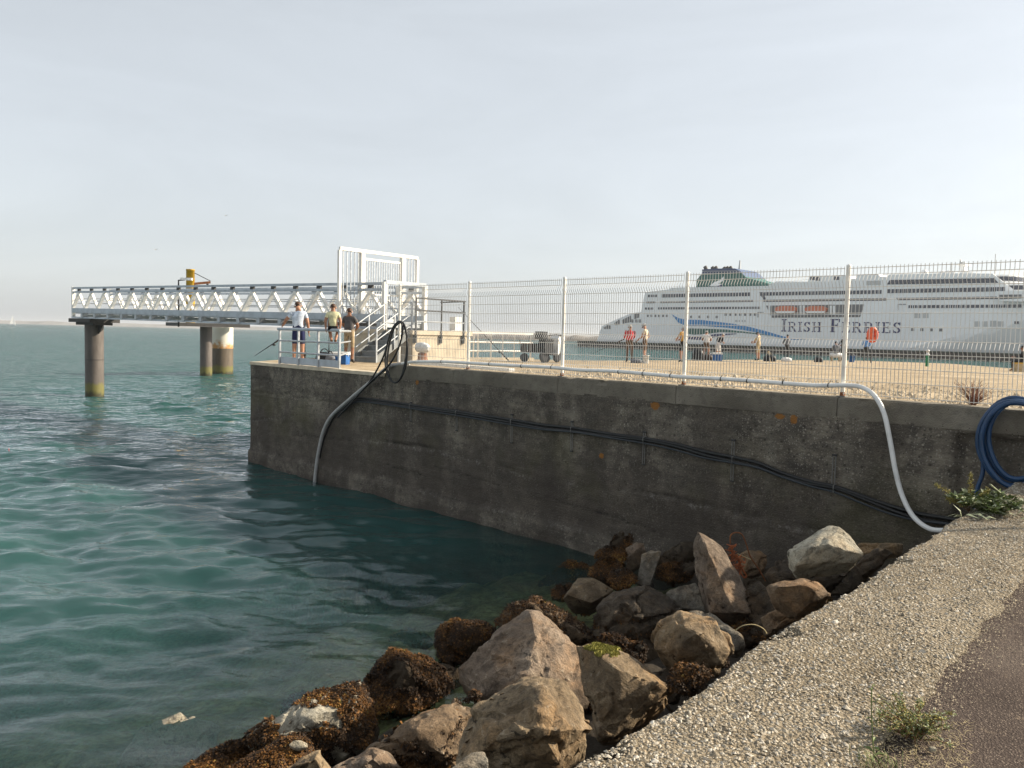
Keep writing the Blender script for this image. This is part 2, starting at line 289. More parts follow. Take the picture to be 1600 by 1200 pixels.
# ------------------------------------------------------------------ mesh helpers
class MB:
    def __init__(s): s.v = []; s.f = []; s.mi = []; s.smooth = []
    def add(s, vs_, fs, mi=0, smooth=False):
        o = len(s.v); s.v += [tuple(v) for v in vs_]
        for f in fs: s.f.append([i + o for i in f]); s.mi.append(mi); s.smooth.append(smooth)
        return s
    def box(s, c, size, ax=None, mi=0):
        """box centred at c; size along three axes ax (default world)"""
        c = Vector(c); ax = ax or (Vector((1, 0, 0)), Vector((0, 1, 0)), Vector((0, 0, 1)))
        h = [Vector(a) * (l / 2) for a, l in zip(ax, size)]
        P = [c + h[0] * i + h[1] * j + h[2] * k for k in (-1, 1) for j in (-1, 1) for i in (-1, 1)]
        return s.add(P, [(0, 2, 3, 1), (4, 5, 7, 6), (0, 1, 5, 4), (2, 6, 7, 3), (0, 4, 6, 2), (1, 3, 7, 5)], mi)
    def bar(s, a, b, w, h=None, up=(0, 0, 1), mi=0):
        a, b = Vector(a), Vector(b); d = (b - a); L = d.length
        if L < 1e-6: return s
        d.normalize(); up = Vector(up); sd = d.cross(up)
        if sd.length < 1e-4: sd = d.cross(Vector((1, 0, 0)))
        sd.normalize(); u = sd.cross(d)
        return s.box((a + b) / 2, (L, w, h or w), (d, sd, u), mi)
    def tube(s, pts, r, n=8, mi=0, cap=True, smooth=True):
        pts = [Vector(p) for p in pts]; rs = r if isinstance(r, (list, tuple)) else [r] * len(pts)
        prev = None; V = []
        for i, p in enumerate(pts):
            d = (pts[min(i + 1, len(pts) - 1)] - pts[max(i - 1, 0)]).normalized()
            if prev is None:
                a = d.cross(Vector((0, 0, 1)));  a = a if a.length > 1e-3 else d.cross(Vector((1, 0, 0)))
            else: a = prev - d * prev.dot(d)
            a.normalize(); prev = a; b_ = d.cross(a)
            for k in range(n):
                t_ = 2 * math.pi * k / n; V.append(p + (a * math.cos(t_) + b_ * math.sin(t_)) * rs[i])
        Fs = [(i * n + k, i * n + (k + 1) % n, (i + 1) * n + (k + 1) % n, (i + 1) * n + k) for i in range(len(pts) - 1) for k in range(n)]
        s.add(V, Fs, mi, smooth)
        if cap: s.add(V[:n], [tuple(range(n))[::-1]], mi); s.add(V[-n:], [tuple(range(n))], mi)
        return s
    def prism(s, poly, w, mi=0):
        """poly: list of Vectors (planar), w: extrusion Vector"""
        n = len(poly); P = [Vector(p) for p in poly] + [Vector(p) + Vector(w) for p in poly]
        return s.add(P, [tuple(range(n)), tuple(range(2 * n - 1, n - 1, -1))] + [(i, i + n, (i + 1) % n + n, (i + 1) % n) for i in range(n)], mi)
    def lathe(s, c, prof, n=16, ax=None, mi=0):
        c = Vector(c); X, Y, Z = ax or (Vector((1, 0, 0)), Vector((0, 1, 0)), Vector((0, 0, 1)))
        V = [c + (X * math.cos(2 * math.pi * k / n) + Y * math.sin(2 * math.pi * k / n)) * r + Z * z for r, z in prof for k in range(n)]
        Fs = [(i * n + k, i * n + (k + 1) % n, (i + 1) * n + (k + 1) % n, (i + 1) * n + k) for i in range(len(prof) - 1) for k in range(n)]
        s.add(V, Fs, mi, True)
        if prof[0][0] > 1e-4: s.add(V[:n], [tuple(range(n))[::-1]], mi)
        if prof[-1][0] > 1e-4: s.add(V[-n:], [tuple(range(n))], mi)
        return s
    def build(s, name, mats, parent=None, fix=True, **props):
        me = bpy.data.meshes.new(name)
        vv = s.v
        if parent is not None and not is_local(parent):
            L = parent_world(parent); vv = [(v[0] - L.x, v[1] - L.y, v[2] - L.z) for v in vv]
        me.from_pydata(vv, [], s.f)
        for m in (mats if isinstance(mats, (list, tuple)) else [mats]): me.materials.append(MATS[m])
        me.polygons.foreach_set('material_index', s.mi); me.polygons.foreach_set('use_smooth', s.smooth)
        if fix:
            bm = bmesh.new(); bm.from_mesh(me); bmesh.ops.recalc_face_normals(bm, faces=bm.faces); bm.to_mesh(me); bm.free()
        me.update()
        o = bpy.data.objects.new(name, me); col.objects.link(o)
        if parent is not None: o.parent = parent
        for k, v in props.items(): o[k] = v
        return o
def is_local(p):
    while p is not None:
        if p.get('_local'): return True
        p = p.parent
    return False
def parent_world(p):
    v = Vector((0, 0, 0))
    while p is not None: v += p.location; p = p.parent
    return v
def thing(name, label, cat, loc, group=None, rz=0):
    o = bpy.data.objects.new(name, None); col.objects.link(o); o.location = loc; o.rotation_euler = (0, 0, rz); o.empty_display_size = .2
    o['label'] = label; o['category'] = cat
    if group: o['group'] = group
    return o
def tag(o, label, cat, group=None):
    o['label'] = label; o['category'] = cat
    if group: o['group'] = group
    return o
def recenter(o):
    """put a one-mesh thing's origin at its base"""
    me = o.data; n = len(me.vertices); a = np.empty(n * 3); me.vertices.foreach_get('co', a); a = a.reshape(-1, 3)
    c = Vector(((a[:, 0].min() + a[:, 0].max()) / 2, (a[:, 1].min() + a[:, 1].max()) / 2, a[:, 2].min()))
    me.transform(Matrix.Translation(-c)); o.location = c; return o
def smooth_path(pts, k=6):
    pts = [Vector(p) for p in pts]; out = []
    for i in range(len(pts) - 1):
        p0, p1, p2, p3 = pts[max(i - 1, 0)], pts[i], pts[i + 1], pts[min(i + 2, len(pts) - 1)]
        for j in range(k):
            t = j / k
            out.append(.5 * ((2 * p1) + (p2 - p0) * t + (2 * p0 - 5 * p1 + 4 * p2 - p3) * t * t + (3 * p1 - p0 - 3 * p2 + p3) * t ** 3))
    out.append(pts[-1]); return out
def fbm(v, o=4): return mnoise.fractal(v, 1.0, 2.0, o)

# ------------------------------------------------------------------ plan of the place
P0 = Vector((-8.1, 24.75, 0)); QE = Vector((.7107, -.7035, 0)); QN = Vector((.7035, .7107, 0))      # quay face: corner, along, inward
def Q(t, off=0, z=0): return P0 + QE * t + QN * off + Vector((0, 0, z))
def onwall(px, py, off=0): return atp(px, py, P0 + QN * off, QN)
def wall_t(p): return (Vector(p) - P0).dot(QE)
GZ, COPZ = 3.12, 3.35
E0 = Vector((.25, 3.06, 0)); ES = Vector((.659, .752, 0)); EM = Vector((.752, -.659, 0)); SWZ = 2.45   # seawall edge, along, towards the path
def Sw(u, m, z=SWZ): return E0 + ES * u + EM * m + Vector((0, 0, z))
def bed_z(x, y):
    q = -((x - E0.x) * EM.x + (y - E0.y) * EM.y)
    z = np.where(q < 5.2, .95 - q * .205, np.where(q < 8.5, -.116 - (q - 5.2) * .17, -.677 - (q - 8.5) * .45))
    return np.maximum(z, -4.0)

# ================================================================== SETTING
def axis_lines(lo, hi, a, b, d, grow=1.06):
    """coordinates: spacing d inside [a,b], growing outside"""
    L = list(np.arange(a, b, d)); s = d; x = L[-1]
    while x < hi: s *= grow; x += s; L.append(min(x, hi))
    s = d; x = L[0]; pre = []
    while x > lo: s *= grow; x -= s; pre.append(max(x, lo))
    return np.array(pre[::-1] + L)
def grid_mesh(name, X, Y, Z, mat):
    ny, nx = X.shape; me = bpy.data.meshes.new(name)
    co = np.stack([X, Y, Z], -1).reshape(-1, 3).astype(np.float32)
    i = np.arange(ny - 1)[:, None] * nx + np.arange(nx - 1)[None, :]
    q = np.stack([i, i + 1, i + nx + 1, i + nx], -1).reshape(-1, 4)
    me.vertices.add(len(co)); me.vertices.foreach_set('co', co.ravel())
    me.loops.add(q.size); me.loops.foreach_set('vertex_index', q.ravel().astype(np.int32))
    me.polygons.add(len(q)); me.polygons.foreach_set('loop_start', np.arange(0, q.size, 4, dtype=np.int32))
    me.polygons.foreach_set('use_smooth', np.ones(len(q), bool))
    me.materials.append(MATS[mat]); me.update(); me.validate()
    o = bpy.data.objects.new(name, me); col.objects.link(o); return o
def make_water():
    xs = axis_lines(-9000, 9000, -20, 7, .07, 1.05)
    ys = [-60, -30, -12, -5, -1]; y = 2.5
    while y < 12000:
        ys.append(y); y += max(.045, .0062 * y)
    ys = np.array(ys + [12000.])
    X, Y = np.meshgrid(xs, ys); Z = np.zeros_like(X)
    dx = np.gradient(xs)[None, :]; dy = np.gradient(ys)[:, None]; sp = np.maximum(np.maximum(dx, dy * .7), 1e-3) * np.ones_like(X)
    q = -((X - E0.x) * EM.x + (Y - E0.y) * EM.y)
    calm = np.clip((q - 4.6) / 5.0, 0.34, 1)
    calm *= np.clip(.45 + np.abs((X - P0.x) * QN.x + (Y - P0.y) * QN.y) / 9, 0, 1)          # lee of the quay
    g = np.random.default_rng(3)
    warp = 1.3 * np.sin(X * .21 + Y * .13) + .9 * np.sin(X * .09 - Y * .27 + 1.)
    for k in range(80):
        lam = .24 * (3.6 / .24) ** (k / 79.); th = g.normal(R(-104), .50); ph = g.uniform(0, 6.28)
        amp = .0064 * lam ** .78 * g.uniform(.4, 1.4)
        kk = 2 * math.pi / lam; fade = np.clip((lam / sp - 3.0) / 3.0, 0, 1)
        a = kk * (np.cos(th) * X + np.sin(th) * Y) + ph + warp * g.uniform(.3, 1.0)
        s_ = np.sin(a); Z += amp * fade * (s_ + .25 * np.cos(2 * a))
    Z *= calm
    o = grid_mesh('water', X, Y, Z, 'sea_water'); o['kind'] = 'structure'
    depth = np.clip(-bed_z(X, Y), 0, 9)
    cl = .97 * np.exp(-np.clip(depth, 0, 9) * 1.1)
    cl[q < 2] = .7
    at = o.data.attributes.new('clarity', 'FLOAT', 'POINT'); at.data.foreach_set('value', cl.ravel().astype(np.float32))
make_water()
def make_bed():
    xs = axis_lines(-60, 40, -7, 9, .11, 1.12); ys = axis_lines(-6, 90, 2.5, 18, .11, 1.12)
    X, Y = np.meshgrid(xs, ys); Z = bed_z(X, Y)
    N = np.array([[fbm(Vector((x * .9, y * .9, 1.7)), 5) for x in xs] for y in ys])
    Z = Z + N * .22 - .08
    inq = ((X - P0.x) * QN.x + (Y - P0.y) * QN.y) > -.1
    Z = np.where(inq, -2.0, Z); ins = -((X - E0.x) * EM.x + (Y - E0.y) * EM.y) < 0
    Z = np.where(ins, np.minimum(Z, .6), Z)
    o = grid_mesh('seabed', X, Y, Z, 'rock_bed'); o['kind'] = 'structure'
make_bed()

# ---- quay: ground sheet, wall with relief, coping blocks
FAR = [(-8.1, 24.9), (-7.6, 29.4), (-6.0, 31.0), (-2.6, 34.1), (.84, 35.8), (3.8, 36.5), (8.5, 42), (14.5, 49.5), (25.5, 58.5), (30.5, 56), (27.5, 43), (25.5, 39.3), (27, 36), (40, 34)]
def gz(x, y): return GZ - .006 * max(0, math.hypot(x, y) - 30)
def make_quay():
    near = [Q(t, .3) for t in np.linspace(.05, 32, 60)]
    # ground as strips between the near edge and the far edge
    fx = [Vector((a, b, 0)) for a, b in FAR]
    cum = [0]
    for i in range(1, len(fx)): cum.append(cum[-1] + (fx[i] - fx[i - 1]).length)
    def fpt(s):
        s *= cum[-1]
        for i in range(1, len(fx)):
            if s <= cum[i] or i == len(fx) - 1: return fx[i - 1].lerp(fx[i], (s - cum[i - 1]) / (cum[i] - cum[i - 1]))
    nu, nv = 190, 130; X = np.zeros((nv, nu)); Y = np.zeros((nv, nu)); Z = np.zeros((nv, nu))
    for i in range(nu):
        s = i / (nu - 1); a = Q(.05 + s * 32, .25); b = fpt(s)
        for j in range(nv):
            v = (j / (nv - 1)) ** 1.25; p = a.lerp(b, v); X[j, i], Y[j, i] = p.x, p.y
            t = (p - P0).dot(QE); off = (p - P0).dot(QN)
            rough = min(1, max(0, (t - 7.5) / 2)) * min(1, max(0, (11 - off) / 3))
            lift = .17 * min(1, max(0, (t - 7.2) / 1.2)) * max(0, 1 - off / 5.0)
            Z[j, i] = gz(p.x, p.y) + lift + rough * (.055 * fbm(Vector((p.x * 1.5, p.y * 1.5, 0)), 5) + .05 * fbm(Vector((p.x * .4, p.y * .4, 3)), 3)) - (.0 if j else .02)
    o = grid_mesh('quay_ground', X, Y, Z, 'quay_sand'); o['kind'] = 'structure'
    # far side of the quay (below its back edge)
    mb = MB()
    for i in range(len(fx) - 1):
        a, b = fx[i], fx[i + 1]
        mb.add([a + Vector((0, 0, -2)), b + Vector((0, 0, -2)), b + Vector((0, 0, gz(b.x, b.y) - .004)), a + Vector((0, 0, gz(a.x, a.y) - .004))], [(0, 1, 2, 3)])
    root = thing('quay_wall', 'dark weathered concrete quay wall standing in the water, stained along the tide line', 'quay wall', Q(12, 0, -1.5))
    mb.build('back_face', 'quay_concrete', root)
    # front face: a relief grid (lift joints, lost chunks, footing ledge)
    TREC = wall_t(onwall(1491, 710))
    nt, nz = 720, 124; ts = np.linspace(-.0, 32, nt); zs = np.linspace(-1.6, 3.06, nz)
    X = np.zeros((nz, nt)); Y = np.zeros_like(X); Z = np.zeros_like(X); LM = np.zeros_like(X); CK = np.zeros_like(X); LI = np.zeros_like(X); LICH = [(wall_t(q), q.z, a, b) for q, a, b in ((onwall(1023, 634), .13, .12), (1 and onwall(1218, 650), .12, .07), (onwall(1241, 656), .09, .12), (onwall(652, 598), .09, .09), (onwall(940, 712), .08, .08), (onwall(1280, 640), .1, .05))]
    for i, t in enumerate(ts):
        for j, z in enumerate(zs):
            d = .022 * fbm(Vector((t * .8, z * 1.6, 4.2)), 5) + .010 * fbm(Vector((t * 4, z * 5, 9.)), 3)
            zc = 1.42 + .05 * math.sin(t * .9) + .05 * fbm(Vector((t * .7, 2, 0)), 3) - .012 * (t - 8)
            g_ = fbm(Vector((t * .55, 7.7, 0)), 3)
            if t > 6: d -= .055 * math.exp(-((z - zc) / .035) ** 2) * max(0, .35 + g_)
            zf = .42 + .10 * fbm(Vector((t * 1.1, 3.1, 0)), 4)
            d += .07 / (1 + math.exp((z - zf) / .02))
            zt = 2.2 + .04 * fbm(Vector((t, 5.5, 0)), 3)
            if t < 5.5: d -= .03 * math.exp(-((z - zt - .12 * fbm(Vector((t * 1.5, 1, 1)), 3)) / .03) ** 2)
            for tj in (1.2,): d -= .02 * math.exp(-((t - tj) / .03) ** 2) * (1 if z > 2.3 else 0)
            if t > TREC and z < 2.98: d -= .12 * min(1, (t - TREC) / .05) * (1 + .2 * fbm(Vector((t * 2, z * 3, 0)), 3))
            cr_ = 0; lm_ = 0
            if t > 6: a_ = (z - zc) / .03; cr_ = math.exp(-a_ * a_) * min(1, max(0, .45 + 1.6 * g_)); a_ = (z - zc + .07) / .05; lm_ = math.exp(-a_ * a_) * min(1, max(0, .5 + 2.2 * fbm(Vector((t * .9, 3.3, 1)), 3)))
            a_ = (z - zf - .02) / .022; cr_ = max(cr_, .9 * math.exp(-a_ * a_) * min(1, max(0, .55 + 1.5 * fbm(Vector((t * .6, 1.3, 5)), 3)))); a_ = (z - zf + .05) / .05; lm_ = max(lm_, .6 * math.exp(-a_ * a_) * min(1, max(0, .3 + 2 * fbm(Vector((t * .8, 6.3, 5)), 3))))
            for ta, za_, tb2, zb3, w_ in ((.05, 2.62, 1.15, 2.66, .02), (.2, 2.3, 1.2, 2.52, .03), (.15, 1.3, 2.4, 1.62, .035), (.45, .75, .5, 2.1, .02), (1.9, 2.28, 3.4, 2.46, .02), (4.4, 2.0, 4.6, 2.5, .02), (2.6, 1.12, 5.4, 1.3, .02), (9, 1.05, 11, .95, .02), (12.5, .9, 15, .75, .02), (7, .85, 8.6, .8, .02)):
                if ta - .1 < t < tb2 + .1:
                    zl = za_ + (zb3 - za_) * (t - ta) / (tb2 - ta) + .05 * fbm(Vector((t * 4, ta, 2)), 3)
                    if tb2 - ta < .3: dist_ = abs(t - ta - .02 * math.sin(z * 9)); on = za_ < z < zb3; e_ = math.exp(-(dist_ / .03) ** 2) if on else 0
                    else: e_ = math.exp(-((z - zl) / w_) ** 2)
                    if za_ in (2.3, 1.3, .75): lm_ = max(lm_, e_)
                    else: cr_ = max(cr_, .9 * e_)
                    d -= .012 * e_
            LI[j, i] = max([math.exp(-(((t - a) / r1) ** 2 + ((z - b) / r2) ** 2) * 1.6) for a, b, r1, r2 in LICH])
            LM[j, i] = lm_; CK[j, i] = cr_
            p = Q(t, -d, z); X[j, i], Y[j, i], Z[j, i] = p.x, p.y, p.z
    o = grid_mesh('face', X, Y, Z, 'quay_concrete'); L = root.location
    for nm, ar in (('lime', LM), ('crack', CK), ('lichen', LI)): o.data.attributes.new(nm, 'FLOAT', 'POINT').data.foreach_set('value', ar.ravel().astype(np.float32))
    o.data.transform(Matrix.Translation(-L)); o.parent = root
    # left end face and the flat top strip of the low corner
    mb = MB(); a, b = Q(0, 0), Vector((-7.6, 29.4, 0))
    mb.add([a + Vector((0, 0, -2)), b + Vector((0, 0, -2)), b + Vector((0, 0, 3.06)), a + Vector((0, 0, 3.06))], [(0, 1, 2, 3)])
    mb.build('end_face', 'quay_concrete', root)
    n = 70; V = []; Fc = []
    for i in range(n):
        t = 7.0 * i / (n - 1) - .03; w = .012 * fbm(Vector((t * 3, 0, 4)), 4)
        V += [Q(t, -.03 + w, 3.04), Q(t, -.02 + w, GZ + .006 + .5 * w), Q(t, .34, GZ + .010)]
    for i in range(n - 1): Fc += [(3 * i, 3 * i + 3, 3 * i + 4, 3 * i + 1), (3 * i + 1, 3 * i + 4, 3 * i + 5, 3 * i + 2)]
    mb = MB(); mb.add(V, Fc); mb.build('corner_edge', 'cream_concrete', root)
    # coping blocks
    js = [6.97] + [wall_t(onwall(px, py, .12)) for px, py in ((878, 600), (1062, 615), (1313, 640))] + [21.2, 24.3, 27.4, 31]
    js.insert(1, (js[0] + js[1]) / 2 - .3)
    for a, b in zip(js[:-1], js[1:]):
        m = max(8, int((b - a) / .06)); V = []; Fc = []
        prof = [(.0, 3.02), (-.010, 3.03), (-.014, 3.12), (-.014, 3.24), (-.010, 3.325), (.008, 3.35), (.12, 3.352), (.30, 3.35), (.31, 3.0)]
        for i in range(m + 1):
            t = a + .006 + (b - a - .012) * i / m; ed = .012 if i in (0, m) else 0
            for k, (of, z) in enumerate(prof):
                nn = fbm(Vector((t * 5, of * 7 + z * 5, a)), 4); chip = max(0, fbm(Vector((t * 2.5, k * .2, 8)), 4) - .32) * .10 if k in (4, 5) else 0
                V.append(Q(t, of + .006 * nn + ed + chip, z + .004 * nn - ed - chip * .6 if k < 8 else z))
        K = len(prof)
        for i in range(m):
            for k in range(K - 1): Fc.append((i * K + k, (i + 1) * K + k, (i + 1) * K + k + 1, i * K + k + 1))
        Fc += [tuple(range(K)), tuple(range(m * K + K - 1, m * K - 1, -1))]
        mb = MB(); mb.add(V, Fc); mb.build('coping_block', 'coping_concrete', root)
    return root
quay = make_quay()

# ---- seawall, its pebbles, path
def make_seawall():
    root = thing('seawall', 'low pale seawall topped with exposed pebble aggregate beside the path', 'seawall', Sw(4, .4, .3))
    us = np.concatenate([np.arange(-4.5, 11.0, .035)]); V = []; Fc = []
    prof = [(-.06, .2), (-.03, 1.6), (.0, 2.25), (.004, 2.40), (.02, 2.44), (.06, 2.452), (.2, 2.455), (.4, 2.458), (.6, 2.456), (.75, 2.45), (.86, 2.438), (.88, 2.1)]
    K = len(prof)
    for u in us:
        kink = .05 * fbm(Vector((u * .7, 1, 0)), 3) + .022 * fbm(Vector((u * 6, 2, 0)), 4)
        chip = max(0, fbm(Vector((u * 2.2, 5, 0)), 4) - .25) * .16
        for k, (m, z) in enumerate(prof):
            e = (kink + chip if 2 <= k <= 5 else (kink if k < 2 else 0)); r = .05 * fbm(Vector((u * 3, 9, 0)), 4) if k >= 9 else 0
            top = .010 * fbm(Vector((u * 3, m * 3, 0)), 4) if k >= 4 and k < 11 else 0
            V.append(Sw(u, m + e + r, z + top - (chip * .5 if k in (3, 4) else 0)))
    for i in range(len(us) - 1):
        for k in range(K - 1): Fc.append((i * K + k, (i + 1) * K + k, (i + 1) * K + k + 1, i * K + k + 1))
    mb = MB(); mb.add(V, Fc); mb.build('wall_body', 'seawall_matrix', root)
    # pebbles set in the top: real stones, too small to pick apart singly
    N = 36000; u = np.empty(N); m = np.empty(N)
    u = -1.2 + 11.2 * rng.random(N) ** 1.55; m = .012 + .84 * rng.random(N)
    base = np.array([(1, 0, 0), (.5, .8, .05), (-.4, .85, 0), (-1, .05, 0), (-.5, -.8, .0), (.45, -.85, .05), (.1, .1, 1.0), (0, 0, -.9)], float)
    fc = [(0, 1, 6), (1, 2, 6), (2, 3, 6), (3, 4, 6), (4, 5, 6), (5, 0, 6)]
    sz = .0036 + .0125 * rng.random(N) ** 2.7; el = .38 + .45 * rng.random(N)
    sz = np.where(rng.random(N) < .02, sz * 1.7, sz); an = rng.random(N) * 6.283; tl = rng.normal(0, .18, (N, 2))
    jit = 1 + rng.normal(0, .14, (N, 8, 1)); B = base[None] * jit
    B = B * np.stack([sz, sz * el, sz * (.35 + .35 * rng.random(N))], -1)[:, None, :]
    B[..., 2] += B[..., 0] * tl[:, 0:1] + B[..., 1] * tl[:, 1:2]
    c, s = np.cos(an)[:, None], np.sin(an)[:, None]
    x = B[..., 0] * c - B[..., 1] * s; y = B[..., 0] * s + B[..., 1] * c
    zt = np.array([.010 * fbm(Vector((a * 3, b * 3, 0)), 4) for a, b in zip(u, m)])
    zp = np.interp(m, [p[0] for p in prof[3:11]], [p[1] for p in prof[3:11]])
    kk = np.array([(.05 * fbm(Vector((a * .7, 1, 0)), 3) + .022 * fbm(Vector((a * 6, 2, 0)), 4)) if b < .12 else 0 for a, b in zip(u, m)])
    m2 = m + kk
    wx = E0.x + ES.x * u + EM.x * m2; wy = E0.y + ES.y * u + EM.y * m2; wz = zp + zt + .001
    co = np.stack([wx[:, None] + x, wy[:, None] + y, wz[:, None] + B[..., 2]], -1).reshape(-1, 3) - np.array(root.location)
    tri = (np.array(fc)[None] + (np.arange(N) * 8)[:, None, None]).reshape(-1, 3)
    me = bpy.data.meshes.new('pebbles'); me.from_pydata(co.tolist(), [], tri.tolist()); me.materials.append(MATS['pebbles'])
    at = me.attributes.new('tint', 'FLOAT', 'POINT'); at.data.foreach_set('value', np.repeat(rng.random(N), 8).astype(np.float32))
    me.update(); o = bpy.data.objects.new('pebbles', me); col.objects.link(o); o.parent = root; o['kind'] = 'stuff'
    # path sheet
    us = np.arange(-7, 14, .09); ms = np.concatenate([np.arange(.78, 2.4, .07), np.arange(2.4, 9, .3)])
    U, Mm = np.meshgrid(us, ms)
    X = E0.x + ES.x * U + EM.x * Mm; Y = E0.y + ES.y * U + EM.y * Mm
    Z = np.array([[2.428 + .012 * fbm(Vector((a * 1.1, b * 1.1, 0)), 4) for a in us] for b in ms])
    o = grid_mesh('path', X, Y, Z, 'path_asphalt'); o['kind'] = 'structure'
    # loose grit and dirt in the joint between wall and path
    mb = MB(); n = 5200; tint = []
    for i in range(n):
        u_ = random.uniform(-1.5, 6); spread = .05 + (.28 if u_ < 1.2 else .06) * random.random()
        m_ = .86 + random.gauss(0, 1) * spread + (.16 if u_ < 1.0 else 0)
        if m_ < .7: continue
        r_ = random.uniform(.0025, .007) * (2 if random.random() < .02 else 1); p = Sw(u_, m_, 2.436 + .012 * fbm(Vector((u_ * 1.1, m_ * 1.1, 0)), 4))
        a = random.random() * 6.28
        V = [p + Vector((math.cos(a + q * 1.57) * r_ * random.uniform(.7, 1.2), math.sin(a + q * 1.57) * r_ * random.uniform(.6, 1), 0)) for q in range(4)] + [p + Vector((0, 0, r_ * random.uniform(.6, 1.1)))]
        mb.add(V, [(0, 1, 4), (1, 2, 4), (2, 3, 4), (3, 0, 4)])
    o = mb.build('gravel', 'gravel', fix=False); recenter(o); o['kind'] = 'stuff'; tag(o, 'loose tan grit lying in the joint between seawall and path', 'gravel')
make_seawall()

# ---- gravel and stones on the quay behind the fence
def quay_stones():
    mb = MB(); n = 14000
    for i in range(n):
        t = random.uniform(8, 29); off = .35 + 9 * random.random() ** 1.5
        if random.random() > .35 + .65 * max(0, fbm(Vector((t * .5, off * .9, 2)), 3) + .5): continue
        p = Q(t, off); lift = .17 * min(1, max(0, (t - 7.2) / 1.2)) * max(0, 1 - off / 5.0)
        p.z = gz(p.x, p.y) + lift + .055 * fbm(Vector((p.x * 1.5, p.y * 1.5, 0)), 5) + .05 * fbm(Vector((p.x * .4, p.y * .4, 3)), 3)
        r_ = random.uniform(.014, .042) * (2.6 if random.random() < .06 else 1); a = random.random() * 6.28
        V = [p + Vector((math.cos(a + q * 1.2566) * r_ * random.uniform(.7, 1.25), math.sin(a + q * 1.2566) * r_ * random.uniform(.6, 1), -.004)) for q in range(5)] + [p + Vector((random.uniform(-.3, .3) * r_, random.uniform(-.3, .3) * r_, r_ * random.uniform(.5, .95)))]
        mb.add(V, [(0, 1, 5), (1, 2, 5), (2, 3, 5), (3, 4, 5), (4, 0, 5)])
    o = mb.build('rubble', 'gravel', fix=False); recenter(o); o['kind'] = 'stuff'; tag(o, 'pale gravel and small stones strewn over the quay behind the fence', 'gravel')
quay_stones()

# ---- far shores
def far_shores():
    def bank(name, a, b, z, w, mat, label, n=160, rough=.35):
        a, b = Vector(a), Vector(b); d = (b - a).normalized(); nn = Vector((-d.y, d.x, 0)); V = []; Fc = []
        for i in range(n + 1):
            p = a.lerp(b, i / n); h = z * (1 + rough * fbm(Vector((i * .23, z, 0)), 4))
            for of, zz in ((-w, -1), (-w * .45, h * .8), (0, h), (w * .45, h * .8), (w, -1)): V.append(p + nn * of + Vector((0, 0, zz)))
        for i in range(n):
            for k in range(4): Fc.append((i * 5 + k, i * 5 + k + 1, i * 5 + k + 6, i * 5 + k + 5))
        mb = MB(); mb.add(V, Fc); o = mb.build(name, mat); recenter(o); tag(o, label, 'breakwater'); return o
    bank('breakwater', (-2600, 2600, 0), (400, 2700, 0), 11, 60, 'far_land', 'long low hazy breakwater along the horizon behind the footbridge', 200, .25)
    bank('stone_breakwater', (-70, 760, 0), (260, 700, 0), 5.2, 14, 'breakwater', 'brown stone breakwater between the white railing and the ferry stern', 150)
far_shores()

